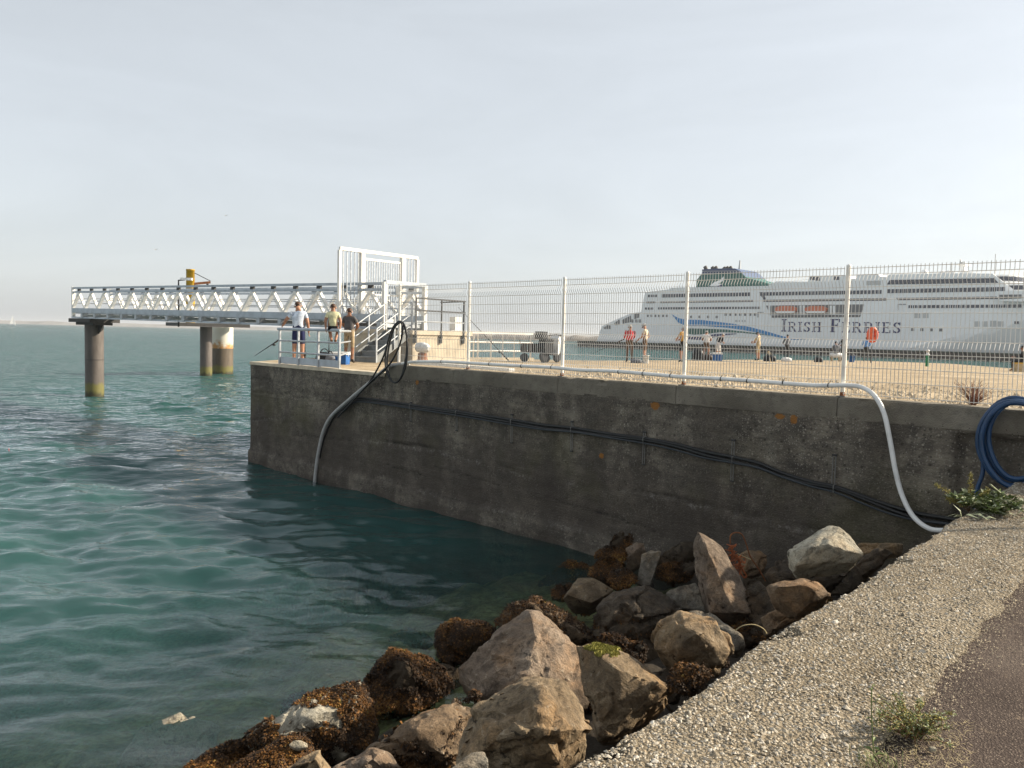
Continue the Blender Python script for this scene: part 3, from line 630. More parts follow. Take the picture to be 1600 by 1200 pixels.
# ================================================================== FOOTBRIDGE, STAIR, GATE
SF = Vector((-4.5, 26.5, GZ)); SG = Vector((.62, .7846, 0)); SB = Vector((-.7846, .62, 0)); UP = Vector((0, 0, 1))
def L3(g, b, z): return SF + SG * g + SB * b + UP * (z - GZ)          # stair frame: along the gate, along the bridge, height
def footbridge():
    root = thing('footbridge', 'long white steel truss footbridge on dark piles over the water', 'footbridge', L3(2.9, 2, 0))
    K0, K1 = 1.7, 27.0; rise = lambda k: .26 * (k - K0) / (K1 - K0); zb = 4.33
    G1, G2 = 1.86, 3.92
    bp = lambda g, k, z: L3(g, k, zb + z + rise(k))
    npan = 17; st = (K1 - K0) / npan
    for gi, g in enumerate((G1, G2)):
        s_ = -1 if gi == 0 else 1
        MB().bar(bp(g, K0, 1.56), bp(g, K1, 1.56), .12, .10).build('handrail', 'grey_steel', root)
        MB().bar(bp(g, K0, 1.34), bp(g, K1, 1.34), .12, .10).build('upper_chord', 'grey_steel', root)
        MB().bar(bp(g, K0, .33), bp(g, K1, .33), .18, .25).build('lower_chord', 'grey_steel', root)
        MB().bar(bp(g, K0, -.06), bp(g, K1, -.06), .22, .08).build('bottom_flange', 'grey_steel', root)
        for z in (.72, .98): MB().tube([bp(g + .12 * (1 if gi == 0 else -1), K0, z), bp(g + .12 * (1 if gi == 0 else -1), K1, z)], .022, 6).build('knee_rail', 'galvanised', root)
        for i in range(npan):
            a, m, b = K0 + st * i, K0 + st * (i + .5), K0 + st * (i + 1)
            MB().bar(bp(g, a, .44), bp(g, m, 1.28), .10, .13, SG).build('diagonal', 'white_steel', root)
            MB().bar(bp(g, m, 1.28), bp(g, b, .44), .10, .15, SG).build('diagonal', 'white_steel', root)
            MB().box(bp(g, m, 1.45), (.22, .10, .12), (SB, SG, UP)).build('rail_bracket', 'dark_steel', root)
            MB().box(bp(g + s_ * .02, a + .1, .06), (.22, .30, .22), (SB, SG, UP)).build('beam_end', 'galvanised', root)
        for k in (K0, K1):
            MB().bar(bp(g, k, -.1), bp(g, k, 1.62), .15, .15, SB).build('end_post', 'white_steel', root)
    for i in range(npan + 1):
        k = K0 + st * i + .1
        if i < npan: MB().bar(bp(G1 + .15, k, .06), bp(G2 - .15, k, .06), .12, .14).build('cross_beam', 'galvanised', root)
    mb = MB(); mb.bar(bp((G1 + G2) / 2, K0, .18), bp((G1 + G2) / 2, K1, .18), G2 - G1 - .2, .05); mb.build('deck', 'grey_steel', root)
    for k in (K1,): MB().bar(bp(G1, k, .9), bp(G2, k, .9), .06, .06).build('end_rail', 'galvanised', root)
    # near end: portal frame across the way in
    MB().bar(bp(G1, K0 - .02, 1.62), bp(G2, K0 - .02, 1.62), .14, .14).build('portal_beam', 'grey_steel', root)
    # pile and cap under the far end
    pc = aty(147.5, 560, 46.6); c = Vector((pc.x, pc.y, 0))
    cap = MB(); cap.box(c + UP * 4.38, (2.7, 1.7, .22), (SB, SG, UP)); cap.box(c + UP * 4.2, (2.2, 1.1, .16), (SB, SG, UP))
    capo = cap.build('pile_cap', 'dark_steel', root)
    br = MB()
    for s_ in (-1, 1):
        a = c + SB * s_ * .48; br.prism([a + UP * 4.15, a + SB * s_ * .55 + UP * 4.15, a + UP * 3.6], SG * .05)
    br.build('bracket', 'dark_steel', root)
    p = MB(); p.lathe(c, [(.5, -3), (.5, 4.13)], 28); p.build('pile', 'pile_steel', root)
    MB().lathe(c, [(.512, 2.1), (.512, 2.13)], 28).build('weld_ring', 'dark_steel', root)
    # lamp on the rail
    lt = thing('bridge_lamp', 'small white lamp on a crooked arm above the footbridge rail', 'lamp', bp(G2, 17.4, 1.55))
    q = aty(279, 447, 39.5); MB().tube([q - UP * 2, q, q + UP * .28, q + UP * .32 + SG * .25 - SB * .1], .04, 6).build('arm', 'dark_steel', lt)
    e = q + UP * .36 + SG * .3 - SB * .2; MB().box(e, (.55, .2, .12), ((SG - SB).normalized(), (SG + SB).normalized(), UP)).build('lamp_head', 'plastic_white', lt)
    lt.location = q - UP * 2
    for ch in lt.children: ch.data.transform(Matrix.Translation(bp(G2, 17.4, 1.55) - lt.location))
    return bp
bridge_pt = footbridge()

def dolphin():
    root = thing('mooring_dolphin', 'mooring platform on a dark pile and a wide pile with rust-streaked white top', 'mooring dolphin', aty(335, 585, 69))
    a, b = aty(322, 585, 69), aty(347, 582, 72.5)
    MB().lathe((a.x, a.y, 0), [(.5, -3), (.5, 4.2)], 28).build('pile', 'pile_steel', root)
    MB().lathe((b.x, b.y, 0), [(.95, -3), (.95, 4.2)], 36).build('wide_pile', 'pile_painted', root, label='wide pile, upper half white with rust streaks')
    l, r_ = aty(268, 506, 67), aty(380, 509, 71); mid = (l + r_) / 2; d = (r_ - l); d.z = 0; w = d.length; d.normalize(); n = Vector((-d.y, d.x, 0))
    MB().box((mid.x, mid.y, 4.36), (w, 3.0, .30), (d, n, UP)).build('platform', 'dark_steel', root)
    for k in range(5):
        p = Vector((mid.x, mid.y, 4.5)) + d * (w * (k / 4 - .5) * .94) + n * -1.4; MB().bar(p, p + UP * 1.0, .06).build('rail_post', 'galvanised', root)
    p = Vector((mid.x, mid.y, 5.5)) - n * 1.4; MB().bar(p - d * w * .47, p + d * w * .47, .06).build('rail', 'galvanised', root)
    # davit crane on the platform
    cr = thing('davit_crane', 'yellow davit crane column with rusty jib above the footbridge', 'crane', aty(297.5, 500, 69))
    base = cr.location; c = Vector((base.x, base.y, 4.5)); top = aty(297.5, 423, 69).z
    MB().lathe(c, [(.38, 0), (.34, top - 4.5), (.36, top - 4.5), (.36, top - 4.38)], 20).build('column', 'yellow_paint', cr)
    j0 = aty(303, 443.5, 69); j1 = aty(329, 441, 69.5); MB().bar(j0, j1, .16, .2).build('jib', 'rust', cr)
    MB().tube([aty(302, 425.5, 69), j1 + UP * .1], .035, 6).build('stay_rod', 'dark_steel', cr)
    MB().lathe(j1 - UP * .25 - (j1 - j0).normalized() * .25, [(.0, .0), (.1, .05), (.1, .16), (0, .2)], 10).build('hook_block', 'dark_steel', cr)
dolphin()

def stair_and_gate():
    root = thing('concrete_landing', 'pale concrete landing block with dark railing beside the stair', 'landing', L3(3.0, 1.2, GZ))
    top = 4.24
    mb = MB(); mb.box(L3(3.05, 1.6, (GZ + top - .16) / 2), (3.0, 3.4, top - .16 - GZ), (SG, SB, UP)); mb.build('block', 'cream_concrete', root)
    mb = MB(); mb.box(L3(3.05, 1.6, top - .08), (3.12, 3.5, .16), (SG, SB, UP)); mb.build('slab', 'cream_concrete', root)
    MB().box(L3(4.2, .35, top + .28), (.34, .3, .5), (SG, SB, UP)).build('meter_box', 'white_steel', root)
    for i, g in enumerate((1.62, 2.9, 4.1)):
        MB().bar(L3(g, -.16, top - .45), L3(g, -.16, top + 1.1), .05, .05, SB).build('rail_post', 'dark_steel', root)
        MB().box(L3(g, -.13, top - .3), (.14, .06, .3), (SG, SB, UP)).build('post_plate', 'dark_steel', root)
    for z in (1.1, .68, .3): MB().bar(L3(1.62, -.16, top + z), L3(4.15, -.16, top + z), .05, .05).build('rail', 'dark_steel' if z > .5 else 'galvanised', root)
    MB().bar(L3(4.15, -.16, top + 1.1), L3(4.6, 1.5, top + 1.1), .05, .05).build('rail', 'dark_steel', root)
    # steel stair
    st = thing('steel_stair', 'grey steel stair with two sloping handrails climbing to the landing', 'stair', L3(.8, .6, GZ))
    n = 5; run, rs = .31, (top - GZ) / 6.0
    for i in range(n):
        z = GZ + rs * (i + 1); g = .02 + run * i
        MB().box(L3(g + run / 2, .6, z - .02), (run + .03, 1.12, .04), (SG, SB, UP)).build('tread', 'stair_steel', st)
        MB().box(L3(g + .01, .6, z - rs / 2 - .02), (.015, 1.10, rs - .04), (SG, SB, UP)).build('riser', 'stair_steel', st)
    for b in (0.0, 1.2):
        poly = [L3(-.05, b, GZ + .01), L3(.1, b, GZ + .01), L3(1.56, b, top - .22), L3(1.56, b, top - .02), L3(1.45, b, top - .02), L3(-.05, b, GZ + .2)]
        MB().prism(poly, SB * .03).build('stringer', 'stair_steel', st)
        bb = b - .03 if b < .5 else b + .06
        for g in (-.05, .75, 1.55):
            z0 = GZ + max(0, g) * rs / run; MB().bar(L3(g, bb, z0), L3(g, bb, z0 + 1.12), .045, .045, SB).build('rail_post', 'galvanised', st)
        for z in (1.12, .74, .36):
            MB().tube([L3(-.05, bb, GZ + z), L3(1.6, bb, GZ + z + 1.6 * rs / run)], .024, 8).build('handrail', 'galvanised', st)
    # gate screen on the landing
    gt = thing('gate_screen', 'tall white barred gate with side screens at the footbridge entrance', 'gate', L3(2.9, 3.0, top))
    g0, g1, b = .9, 4.82, 3.05; zt = 7.12; z0 = 4.5
    MB().bar(L3(g0, b, zt), L3(g1, b, zt), .10, .12).build('top_beam', 'white_steel', gt)
    dg0, dg1 = 1.95, 4.02
    for g, w in ((g0, .11), (dg0, .17), (dg1, .17), (g1, .11)): MB().bar(L3(g, b, z0), L3(g, b, zt - .06), w, w, SB).build('post', 'white_steel', gt)
    MB().bar(L3(g0, b, z0 + .05), L3(dg0, b, z0 + .05), .08).build('bottom_beam', 'white_steel', gt)
    MB().bar(L3(dg1, b, z0 + .05), L3(g1, b, z0 + .05), .08).build('bottom_beam', 'white_steel', gt)
    for a, c_, n_ in ((g0, dg0, 6), (dg1, g1, 5)):
        for i in range(1, n_): 
            g = a + (c_ - a) * i / n_; MB().bar(L3(g, b, z0), L3(g, b, zt - .05), .03, .03, SB).build('bar', 'galvanised', gt)
    leaf = MB(); i0, i1 = dg0 + .12, dg1 - .12
    leaf.bar(L3(i0, b, zt - .28), L3(i1, b, zt - .28), .07, .08); leaf.bar(L3(i0, b, z0 + .1), L3(i1, b, z0 + .1), .07, .08)
    leaf.bar(L3(i0, b, z0 + .1), L3(i0, b, zt - .28), .07, .07, SB); leaf.bar(L3(i1, b, z0 + .1), L3(i1, b, zt - .28), .07, .07, SB); leaf.bar(L3(i0, b, 5.55), L3(i1, b, 5.55), .05)
    door = leaf.build('gate_leaf', 'white_steel', gt)
    for i in range(1, 15):
        g = i0 + (i1 - i0) * i / 15; MB().bar(L3(g, b, z0 + .1), L3(g, b, zt - .3), .026, .026, SB).build('bar', 'galvanised', door)
    MB().box(L3(i1 - .05, b - .05, 5.75), (.28, .14, .34), (SG, SB, UP)).build('lock_box', 'white_steel', door)
    # rounded white mooring bollard by the block
    bl = thing('bollard', 'white rounded mooring bollard with rusty foot behind the fence', 'bollard', atz(660, 568, GZ))
    p = Vector(bl.location); p = Vector((p.x, p.y, GZ + .05))
    MB().lathe(p, [(.24, 0), (.2, .05), (.16, .12), (.15, .3)], 16).build('stem', 'rust', bl)
    ax = (QE, QN, UP); V = MB(); V.tube([p + UP * .48 - SG * .05 - QE * .34, p + UP * .49 - QE * .25, p + UP * .48, p + UP * .47 + QE * .22, p + UP * .45 + QE * .33], [.07, .16, .19, .15, .06], 14)
    V.build('head', 'plastic_white', bl)
stair_and_gate()

# ---- railing on the quay corner, white railing on the far edge
def railings():
    rt = thing('corner_railing', 'grey pipe railing with toe boards on the quay corner', 'railing', Q(2, .2, GZ))
    t0, t1 = wall_t(onwall(437, 560, .18)), wall_t(onwall(530, 570, .18))
    H = 1.02; ps = [t0 + (t1 - t0) * i / 3 for i in range(4)]
    for t in ps: MB().bar(Q(t, .18, GZ), Q(t, .18, GZ + H), .07, .05, QN).build('post', 'galvanised', rt)
    MB().tube([Q(t0 - .1, .18, GZ + H + .02), Q(t1 + .05, .18, GZ + H + .02)], .045, 10).build('top_rail', 'grey_steel', rt)
    for z in (.70, .36): MB().tube([Q(t0, .18, GZ + z), Q(t1, .18, GZ + z)], .026, 8).build('rail', 'galvanised', rt)
    for a, b in zip(ps[:-1], ps[1:]): MB().box(Q((a + b) / 2, .2, GZ + .12), (b - a - .08, .015, .2), (QE, QN, UP)).build('toe_board', 'grey_steel', rt)
    e = Q(t1, .18) + QN * 2.3 + QE * -.6; e = L3(-.25, .9, GZ)
    MB().tube([Q(t1, .18, GZ + H), e + UP * H], .035, 8).build('return_rail', 'galvanised', rt)
    for z in (.70, .36): MB().tube([Q(t1, .18, GZ + z), e + UP * z], .024, 8).build('return_rail', 'galvanised', rt)
    MB().bar(e, e + UP * H, .07, .07, QN).build('post', 'white_steel', rt)
    wr = thing('white_railing', 'white pipe railing along the far quay edge behind the fence', 'railing', (-.5, 33.5, GZ))
    A = atz(703, 561, GZ); B = atz(832, 562, GZ); A = aty(703, 561, 30.5); A.z = GZ; B = aty(831, 561, 33.0); B.z = GZ
    for s_ in (0.02, .27, .32, .48, .62, .77, .98): 
        p = A.lerp(B, s_); MB().bar(p, p + UP * 1.08, .06, .06, (1, 0, 0)).build('post', 'white_steel', wr)
    MB().bar(A + UP * 1.1, B + UP * 1.1, .09, .09).build('top_rail', 'white_steel', wr)
    for z in (.72, .38): MB().tube([A + UP * z, B + UP * z], .035, 8).build('rail', 'white_steel', wr)
    MB().box((A + B) / 2 + UP * .06, ((B - A).length, .3, .12), ((B - A).normalized(), Vector((0, 0, 1)).cross((B - A).normalized()), UP)).build('kerb', 'cream_concrete', wr)
    # white plank left on the ground behind the fence
    a, b = onwall(650, 571, 1.2), onwall(800, 580, .8); a.z = b.z = COPZ + .02
    o = MB().bar(a, b, .16, .07).build('plank', 'plastic_white'); recenter(o); tag(o, 'white plank lying on the quay behind the first fence panels', 'plank')
railings()

# ================================================================== MESH FENCE
FOFF = .13
def fence():
    root = thing('mesh_fence', 'welded wire mesh fence with white posts along the quay coping', 'fence', Q(14, FOFF, COPZ))
    ts = [wall_t(onwall(px, py, FOFF)) for px, py in ((623, 566), (731, 576), (878, 587), (1068, 603), (1316, 620))]
    ts += [ts[-1] + 2.75, ts[-1] + 5.5, ts[-1] + 8.25]; H = 1.92
    prof = [(.02, 0), (.10, 0), (.20, 0), (.40, 0), (.60, 0), (.66, 0), (.75, -.055), (.84, 0), (1.04, 0), (1.24, 0), (1.44, 0), (1.62, 0), (1.71, -.055), (1.80, 0), (1.90, 0), (1.93, 0)]
    hz = [.04, .24, .44, .655, .845, 1.04, 1.24, 1.44, 1.62, 1.80, 1.90]
    for i, t in enumerate(ts):
        c = Q(t, FOFF, COPZ - .01); px = MB()
        px.tube([c, c + UP * (H + .03)], .034, 12); px.lathe(c + UP * (H + .03), [(.036, 0), (.036, .02), (.02, .035)], 12)
        po = px.build('post', 'post_white', root)
        MB().box(c + UP * .015, (.13, .13, .02), (QE, QN, UP)).build('foot_plate', 'dark_zinc', po)
        MB().lathe(c + UP * .02, [(.039, 0), (.038, .04), (.035, .06)], 12).build('rust_collar', 'rust', po)
    for a, b in zip(ts[:-1], ts[1:]):
        mb = MB(); n = int((b - a - .06) / .054); r_ = .0056
        for k in range(n + 1):
            t = a + .04 + (b - a - .08) * k / n; w = .004 * math.sin(k * 1.7)
            mb.tube([Q(t, FOFF - .05 + o + .004 * math.sin(t * 3), COPZ + z + .01) for z, o in prof], r_, 3, cap=False, smooth=False)
        for z in hz: 
            o = 0
            mb.tube([Q(t, FOFF - .056 + o + .004 * math.sin(t * 3), COPZ + z + .01) for t in np.linspace(a + .03, b - .03, 6)], 0.0058, 3, cap=False, smooth=False)
        mb.build('wire_panel', 'wire_zinc', root, fix=False, kind='stuff')
    return ts
fence_ts = fence()

# ================================================================== HOSES AND CABLES
def hoses():
    def pts(lst, off): return [onwall(x, y, off if o is None else o) for x, y, o in [(*p, None) if len(p) == 2 else p for p in lst]]
    def hose(name, label, lst, off, r_, mat, cat='hose', k=6, n=10):
        p = smooth_path(pts(lst, off), k); root = thing(name, label, cat, p[len(p) // 2]); MB().tube(p, r_, n).build('tube', mat, root); return root, p
    # white hose along the fence foot
    r0, p = hose('white_hose', 'thick white hose strapped along the fence foot, then drooping down the wall', [(610, 574, .15), (640, 566, .05), (690, 565, .05), (731, 567, .05), (800, 571, .05), (860, 574, .05), (905, 578, .04), (960, 580, .05), (1020, 585, .05), (1068, 589, .05), (1130, 592, .05), (1200, 597, .05), (1270, 602, .05), (1320, 602, .04), (1346, 605, .02), (1366, 618, -.1), (1381, 645, -.13), (1391, 690, -.13), (1399, 735, -.13), (1410, 775, -.14), (1428, 808, -.2), (1455, 827, -.3), (1490, 828, -.4)], 0, .034, 'hose_white', 'hose', 6, 12)
    for x, y in ((690, 565), (765, 569), (815, 572), (862, 574), (917, 579), (967, 581), (1005, 584), (1048, 587), (1127, 592), (1168, 595), (1224, 598), (1295, 602), (1361, 613)):
        c = onwall(x, y, .05 if x < 1340 else -.06)
        MB().tube([c - QE * .008, c + QE * .008], .039, 10).build('strap', 'plastic_black', r0)
        MB().tube([c + UP * .04, c + UP * .075 + QE * .03], .004, 4).build('strap_tail', 'plastic_black', r0)
    hose('grey_hose', 'pale grey hose running down the quay wall into the water', [(640, 568, .2), (612, 571, -.05), (598, 580, -.14), (575, 600, -.14), (545, 625, -.13), (518, 650, -.11), (505, 675, -.11), (497, 710, -.12), (493, 740, -.13), (491, 766, -.14), (491, 790, -.15)], -.1, .047, 'hose_grey', 'hose', 6, 12)
    hose('black_hose', 'looped black hose hanging over the wall beside the grey hose', [(500, 716, -.05), (505, 690, -.04), (520, 655, -.04), (545, 630, -.18), (575, 600, -.22), (598, 560, -.2), (610, 522, -.16), (622, 503, -.12), (632, 511, -.12), (637, 540, -.14), (634, 572, -.18), (624, 594, -.2), (614, 597, -.2), (605, 583, -.22), (602, 562, -.22), (606, 535, -.2), (614, 512, -.18), (625, 502, -.16), (634, 514, -.16), (635.5, 550, -.16), (628, 586, -.2), (618, 598, -.24), (609, 590, -.24), (605, 570, -.24), (608, 540, -.22), (616, 513, -.2), (626, 504, -.2), (629, 513, -.2), (627, 530, -.2), (620, 550, -.22), (608, 570, -.25), (590, 587, -.25), (570, 606, -.24), (545, 634, -.2), (528, 652, -.1)], 0, .023, 'hose_black', 'hose', 5)
    cab = [(535, 640), (552, 626), (572, 625), (610, 630), (650, 636), (720, 646), (800, 659), (850, 667), (900, 672), (950, 680), (1010, 688), (1060, 698), (1100, 709), (1145, 718), (1185, 727), (1220, 741), (1265, 755), (1304, 763), (1340, 776), (1380, 791), (1430, 806), (1480, 814), (1530, 822)]
    for i, (mat, r_, dy, nm, lab) in enumerate((('hose_black', .030, -3, 'black_cable', 'upper black cable of the bundle clipped along the quay wall'), ('hose_black', .030, 1.5, 'black_cable', 'lower black cable of the bundle clipped along the quay wall'), ('cable_blue', .016, 5, 'slate_cable', 'thin slate blue cable under the two black cables on the wall'))):
        l = [(x, y + dy * (.7 + .0006 * (x - 550)) + 2.0 * math.sin(x * .021 + i * 2.1) * (1 if i else .4) * (x - 500) / 800) for x, y in cab]
        hose(nm, lab, l, -.075 - .03 * (i == 2), r_, mat, 'cable', 5)
    names = ('first', 'second', 'third', 'fourth', 'fifth', 'sixth', 'seventh')
    for i, (x, y0, y1) in enumerate(((642, 629, 658), (714, 640, 673), (800, 648, 692), (894, 659, 705), (1007, 675, 726), (1146, 688, 752), (1304, 711, 768))):
        rt = thing('cable_bracket', f'{names[i]} upright double-rod cable bracket from the water end of the wall', 'bracket', onwall(x, y1, -.03), 'cable brackets on the quay wall')
        a, b = onwall(x, y0, -.035), onwall(x, y1, -.035); b.x, b.y = a.x, a.y
        for s_ in (-1, 1): MB().tube([a + QE * .02 * s_, b + QE * .02 * s_], .008, 6).build('rod', 'dark_zinc', rt)
        MB().box(a, (.07, .03, .03), (QE, QN, UP)).build('plate', 'dark_steel', rt); MB().box(b, (.06, .03, .02), (QE, QN, UP)).build('plate', 'dark_steel', rt)
        yc = np.interp(x, [c[0] for c in cab], [c[1] for c in cab]); c = onwall(x, yc, -.09)
        MB().tube([c + UP * .06 + QN * .06, c + UP * .05 - QN * .05, c - UP * .06 - QN * .05, c - UP * .07 + QN * .05], .007, 6).build('hook', 'dark_zinc', rt)
    # blue hose coil hung over the coping at the seawall end
    root = thing('blue_hose', 'thick coil of dark blue hose hung over the coping above the seawall', 'hose', onwall(1560, 700, -.15))
    for k, (cx, cy, rx, ry, of, ph) in enumerate(((1590, 690, 58, 68, -.12, 0), (1592, 688, 52, 62, -.17, .3), (1589, 692, 60, 66, -.22, .6), (1594, 688, 49, 60, -.2, .1), (1590, 694, 55, 66, -.26, .9))):
        P = []
        for a in np.linspace(0, 2 * math.pi, 40):
            x = cx + rx * math.cos(a) * (1 + .04 * math.sin(2 * a + ph)); y = cy + ry * math.sin(a) * (1 + .03 * math.cos(3 * a + ph))
            P.append(onwall(x, y, of + (.06 if y < 640 else 0)))
        MB().tube(P, .031, 10, cap=False).build('coil_turn', 'hose_blue', root)
    MB().tube(smooth_path([onwall(1534, 690, -.2), onwall(1536, 735, -.2), onwall(1527, 765, -.22), onwall(1524, 800, -.22)]), .026, 10).build('tail', 'hose_blue', root)
hoses()

# ================================================================== ROCKS
def slope_pt(px, py, lift=0.0):
    """point of the rubble slope (a plane falling from the seawall to the tide line) seen at a pixel"""
    d = ray(px, py); c = Vector((0, 0, CZ)); h0, k = 1.45 + lift, .25
    # z = h0 - k*q,  q = -((P-E0).EM)
    qc = -((c - E0).dot(EM)); qd = -(d.x * EM.x + d.y * EM.y)
    t = (h0 - k * qc - CZ) / (d.z + k * qd); return c + d * t
ROCKS = []
def rock_mesh(name, P, seed, rough=.045, detail=.05, smooth_it=1, blocky=.35):
    """angular boulder: hull of the given points, cut finer and weathered"""
    bm = bmesh.new()
    for p in P: bm.verts.new(p)
    r_ = bmesh.ops.convex_hull(bm, input=bm.verts)
    bmesh.ops.delete(bm, geom=[v for v in bm.verts if not v.link_faces], context='VERTS')
    bmesh.ops.bevel(bm, geom=bm.edges[:], offset=rough * .35, segments=1, affect='EDGES')
    bmesh.ops.triangulate(bm, faces=bm.faces)
    for it in range(9):
        es = [e for e in bm.edges if e.calc_length() > detail * 1.7]
        if not es or len(bm.verts) > 9000: break
        bmesh.ops.subdivide_edges(bm, edges=es, cuts=1, use_grid_fill=False)
        bmesh.ops.triangulate(bm, faces=[f for f in bm.faces if len(f.verts) > 3])
    for _ in range(smooth_it): bmesh.ops.smooth_vert(bm, verts=bm.verts, factor=.5, use_axis_x=True, use_axis_y=True, use_axis_z=True)
    bm.normal_update(); off = Vector((seed * 3.1, seed * 1.7, seed * .9)); size = max((Vector(p) - Vector(P[0])).length for p in P)
    tilt = Vector((math.sin(seed), math.cos(seed * 1.3), .6)).normalized()
    for v in bm.verts:
        c = v.co + off; s_ = c.dot(tilt)
        d = rough * (1.1 * fbm(c * (1.6 / size), 3) * size + .9 * fbm(c * 3.2, 4)) + rough * .42 * fbm(c * 11, 3)
        d += blocky * rough * (abs(mnoise.noise(Vector((s_ * 6, c.x, c.y)) * 1.0)) - .3)
        d -= rough * 1.3 * max(0, .12 - abs(fbm(c * 1.9 + Vector((5, 5, 5)), 3))) / .12 * .8
        v.co += v.normal * d
    me = bpy.data.meshes.new(name); bmesh.ops.recalc_face_normals(bm, faces=bm.faces); bm.to_mesh(me); bm.free()
    return me
def rock(name, label, mat, sil, ridge=(), lift=0, thick=.8, seed=1, rough=.045, detail=.04, weed=0, weed_z=9, group='boulders on the rubble slope', dc=None, smooth_it=0, weed_up=-.2, bare=None):
    """sil: outline pixels of the stone as seen; ridge: (px, py, metres nearer than the middle)"""
    cx = sum(p[0] for p in sil) / len(sil); cy = sum(p[1] for p in sil) / len(sil)
    c = slope_pt(cx, cy, lift); dist = (c - Vector((0, 0, CZ))).length if dc is None else dc
    cc = Vector((0, 0, CZ)); P = []; rad = [0]
    def at(px, py, d): return cc + ray(px, py).normalized() * d
    C = at(cx, cy, dist); w = max((at(x, y, dist) - C).length for x, y in sil)
    for i, (x, y) in enumerate(sil):
        lowness = max(0, (y - cy)) / 200.0
        P.append(at(x, y, dist + w * (.14 * math.sin(i * 2.3 + seed)) - w * .25 * (y - cy) / max(30, max(abs(q[1] - cy) for q in sil))))
        bx, by = cx + (x - cx) * .72, cy + (y - cy) * .72
        P.append(at(bx, by, dist + thick * w))
        b2 = at(x * .8 + cx * .2, y * .8 + cy * .2, dist + .25 * w); P.append(b2 - UP * .35 * w)
    for x, y, d in ridge: P.append(at(x, y, dist - d))
    me = rock_mesh(name, P, seed, rough * (.6 + .5 * w), max(detail * .55, detail * min(1.3, w)), smooth_it); me.materials.append(MATS[mat])
    me.polygons.foreach_set('use_smooth', np.ones(len(me.polygons), bool))
    try: me.set_sharp_from_angle(angle=R(27))
    except Exception: pass
    o = bpy.data.objects.new(name, me); col.objects.link(o); recenter(o); tag(o, label, 'rock', group)
    if weed: seaweed(o, weed, weed_z, seed, weed_up, bare=bare)
    return o
def seaweed(o, n, zmax, seed, up=-.2, name='seaweed', bare=None):
    """bladder-wrack tufts rooted over the stone's upper faces"""
    me = o.data; g = random.Random(seed); M = Vector(o.location)
    me.calc_loop_triangles(); tr = me.loop_triangles; ar = np.array([t.area if t.normal.z > up and (t.center.z + M.z) < zmax else 0 for t in tr])
    if ar.sum() <= 0: return
    cum = np.cumsum(ar) / ar.sum(); V = []; Fc = []; T = []
    patch = Vector((seed * 2.2, seed, 0))
    for i in range(int(n * 4.2)):
        t = tr[int(np.searchsorted(cum, g.random()))]; a, b = g.random(), g.random()
        if a + b > 1: a, b = 1 - a, 1 - b
        v = [me.vertices[k].co for k in t.vertices]; p = v[0] + (v[1] - v[0]) * a + (v[2] - v[0]) * b
        pn = fbm((p + M + patch) * 3.0, 2)
        if pn < -.42: continue
        if bare:                                            # a scoured face that carries no weed
            u_ = CR.transposed() @ (p + M - Vector((0, 0, CZ)))
            if ((800 - FPX * u_.x / u_.z - bare[0]) / bare[2]) ** 2 + ((600 + FPX * u_.y / u_.z - bare[1]) / bare[3]) ** 2 < 1 + .9 * fbm((p + M) * 7, 3): continue
        nr = t.normal; down = Vector((0, 0, -1)) - nr * (-nr.z); down = down.normalized() if down.length > .05 else Vector((g.uniform(-1, 1), g.uniform(-1, 1), 0)).normalized()
        tint = min(1, max(0, .30 + .62 * pn + g.gauss(0, .2)))
        for k in range(3):
            dr = (down + Vector((g.gauss(0, .7), g.gauss(0, .7), g.gauss(0, .4))) + nr * g.uniform(.15, 1.0)).normalized(); L = g.uniform(.016, .044); sd = dr.cross(nr)
            if sd.length < .05: continue
            sd = sd.normalized() * L * g.uniform(.10, .24); q0 = len(V); m_ = p + dr * L * .55 + nr * L * .25; e = p + dr * L
            V += [p - sd * .5, p + sd * .5, m_ + sd, m_ - sd, e + sd * .7, e - sd * .7]
            Fc += [(q0, q0 + 1, q0 + 2, q0 + 3), (q0 + 3, q0 + 2, q0 + 4, q0 + 5)]; T += [tint] * 6
    m2 = bpy.data.meshes.new(name); m2.from_pydata([tuple(x) for x in V], [], Fc); m2.materials.append(MATS['seaweed'])
    at = m2.attributes.new('tint', 'FLOAT', 'POINT'); at.data.foreach_set('value', np.array(T, np.float32)); m2.update()
    s = bpy.data.objects.new(name, m2); col.objects.link(s); s.parent = o; s['kind'] = 'stuff'
za = lambda L: [(640 + x * .3375, 800 + y * .3375) for x, y in L]                       # from enlargements of the photo
zb_ = lambda L: [(1060 + x * .225, 800 + y * .225) for x, y in L]
zc = lambda L: [(860 + x * .1625, 800 + y * .1625) for x, y in L]
zd = lambda L: [(300 + x * .2625, 1000 + y * .2625) for x, y in L]
rz = lambda f, L: [(*f([(x, y)])[0], d) for x, y, d in L]
